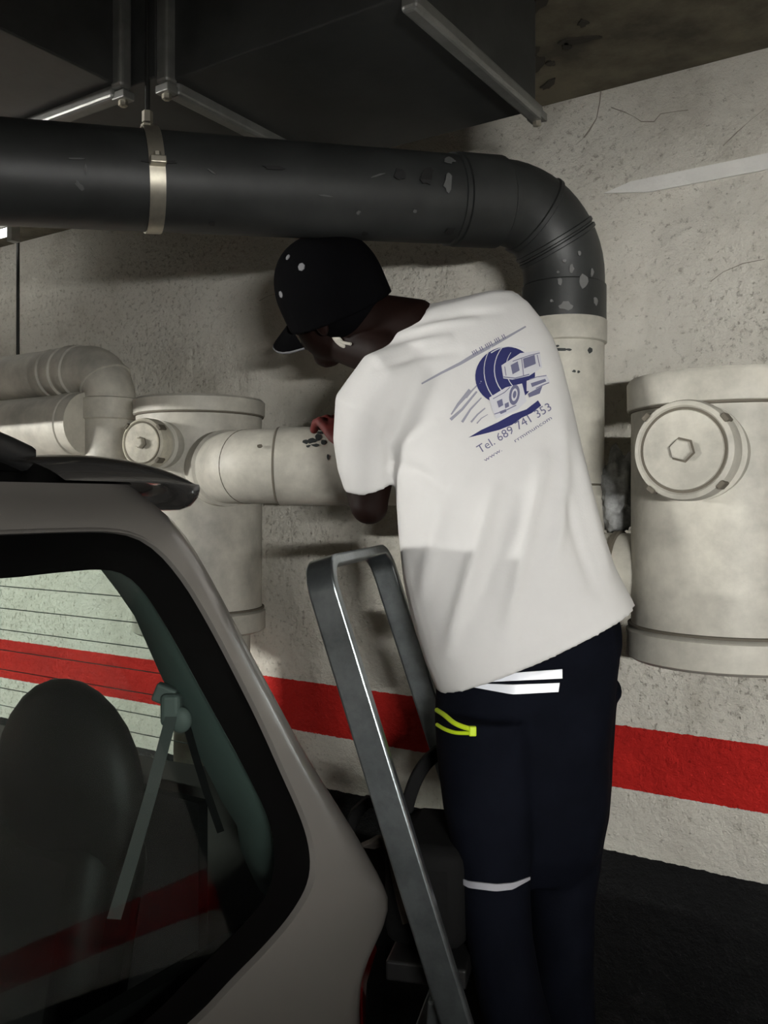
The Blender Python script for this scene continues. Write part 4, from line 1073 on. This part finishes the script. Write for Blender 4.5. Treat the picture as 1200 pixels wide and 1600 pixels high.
poly_print('print_swoosh', [[(732, 684), (752, 672), (778, 660), (800, 648), (822, 640), (840, 626), (845, 634), (830, 646), (815, 653), (800, 664), (780, 672), (757, 678)]], M['navy'], .0016)
arc = lambda cx, cy, r, a0, a1, n=12: [(cx + r * math.cos(math.radians(a0 + (a1-a0)*k/(n-1))), cy + r * math.sin(math.radians(a0 + (a1-a0)*k/(n-1)))) for k in range(n)]
poly_print('print_swirl', [stroke(arc(822, 580, 66, 130, 215), 1.6, .8), stroke(arc(826, 578, 54, 125, 220), 1.8, 1), stroke(arc(832, 576, 42, 125, 215), 1.6, .8), stroke(arc(800, 600, 58, 235, 290), 1.6, .8)], M['whiteprint'], .0026)
poly_print('print_truck_cab', [[(783, 572), (812, 553), (842, 549), (846, 575), (826, 588), (800, 594), (786, 592)], [(764, 622), (790, 606), (815, 600), (822, 628), (808, 641), (775, 655), (768, 640)], [(822, 596), (852, 586), (858, 598), (834, 612), (822, 612)]], M['whiteprint'], .0026)
poly_print('print_truck_lines', [[(797, 572), (808, 566), (811, 580), (800, 586)], [(816, 562), (834, 556), (836, 570), (818, 577)], [(828, 600), (850, 593), (852, 597), (830, 606)], [(776, 628), (784, 624), (786, 634), (779, 638)], [(788, 632), (794, 629), (795, 636), (789, 639)], [(780, 644), (790, 640), (791, 644), (782, 648)],
            ell(803, 618, 8, 16, 8, 20), stroke([(786, 590), (804, 592), (826, 586)], 1.6), stroke([(788, 574), (790, 588)], 1.2), stroke([(814, 562), (817, 588)], 1.2), stroke([(838, 556), (842, 574)], 1.2), stroke([(800, 566), (826, 557), (842, 553)], 1.2), stroke([(826, 594), (838, 590), (852, 588)], 1.2), stroke([(770, 624), (788, 614), (796, 606)], 1.2), stroke([(772, 648), (790, 642), (806, 634)], 1.4), stroke([(836, 608), (846, 603), (856, 599)], 1.4), [(824, 616), (846, 604), (842, 616), (826, 622)]], M['midprint'], .0034)
poly_print('print_wheel_ring', [ell(803, 618, 4.5, 10, 8, 16)], M['whiteprint'], .0042)
poly_print('print_wheel_hub', [ell(803, 618, 2.6, 6, 8, 12)], M['midprint'], .0050)
poly_print('print_speed_lines', [stroke([(705, 648), (716, 632), (735, 610)], 2, 7), stroke([(704, 656), (722, 640), (745, 612)], 5, 3), stroke([(722, 660), (735, 640), (752, 622)], 4, 2), stroke([(736, 660), (746, 648), (758, 638)], 3, 2), stroke([(728, 622), (738, 610), (752, 596)], 3, 2), stroke([(745, 662), (752, 654), (762, 648)], 2, 1)], M['greyprint'], .0016)
poly_print('print_top_line', [stroke([(659, 600), (690, 583), (720, 568), (745, 553)], 2.5, 6), stroke([(745, 553), (770, 540), (795, 526), (821, 511)], 6, 2.5)], M['greyprint'], .0016)
def text_print(txt, p0_, p1_, height, m, name, off=.0018):
    cu = bpy.data.curves.new('t', 'FONT'); cu.body = txt; cu.size = 1.0; cu.resolution_u = 2
    o = bpy.data.objects.new('t', cu); COL.objects.link(o)
    dg = bpy.context.evaluated_depsgraph_get(); dg.update(); me_ = bpy.data.meshes.new_from_object(o.evaluated_get(dg)); bpy.data.objects.remove(o)
    xs = [v.co.x for v in me_.vertices]; x0_, x1_ = min(xs), max(xs)
    dx, dy = p1_[0]-p0_[0], p1_[1]-p0_[1]; L = math.hypot(dx, dy); ex, ey = dx/L, dy/L
    pts = []
    for v in me_.vertices:
        s_ = (v.co.x - x0_) / (x1_ - x0_) * L; h_ = v.co.y / .70 * height
        pts.append(on_surface(sbv, p0_[0] + ex*s_ + ey*h_, p0_[1] + ey*s_ - ex*h_, off))
    fs = [tuple(p.vertices) for p in me_.polygons if all(pts[i] is not None for i in p.vertices)]
    mb = MB(); mb.add([p if p is not None else Vector() for p in pts], fs)
    return obj(name, mb, m, shirt, smooth=False)
text_print('Tel. 689 741 353', (750, 709), (862, 640), 13, M['midprint'], 'print_phone_number')
text_print('www.      rrmmuncom', (758, 722), (862, 655), 6, M['midprint'], 'print_web_line')
text_print('III II IIII III II', (740, 556), (790, 529), 7, M['midprint'], 'print_small_line')
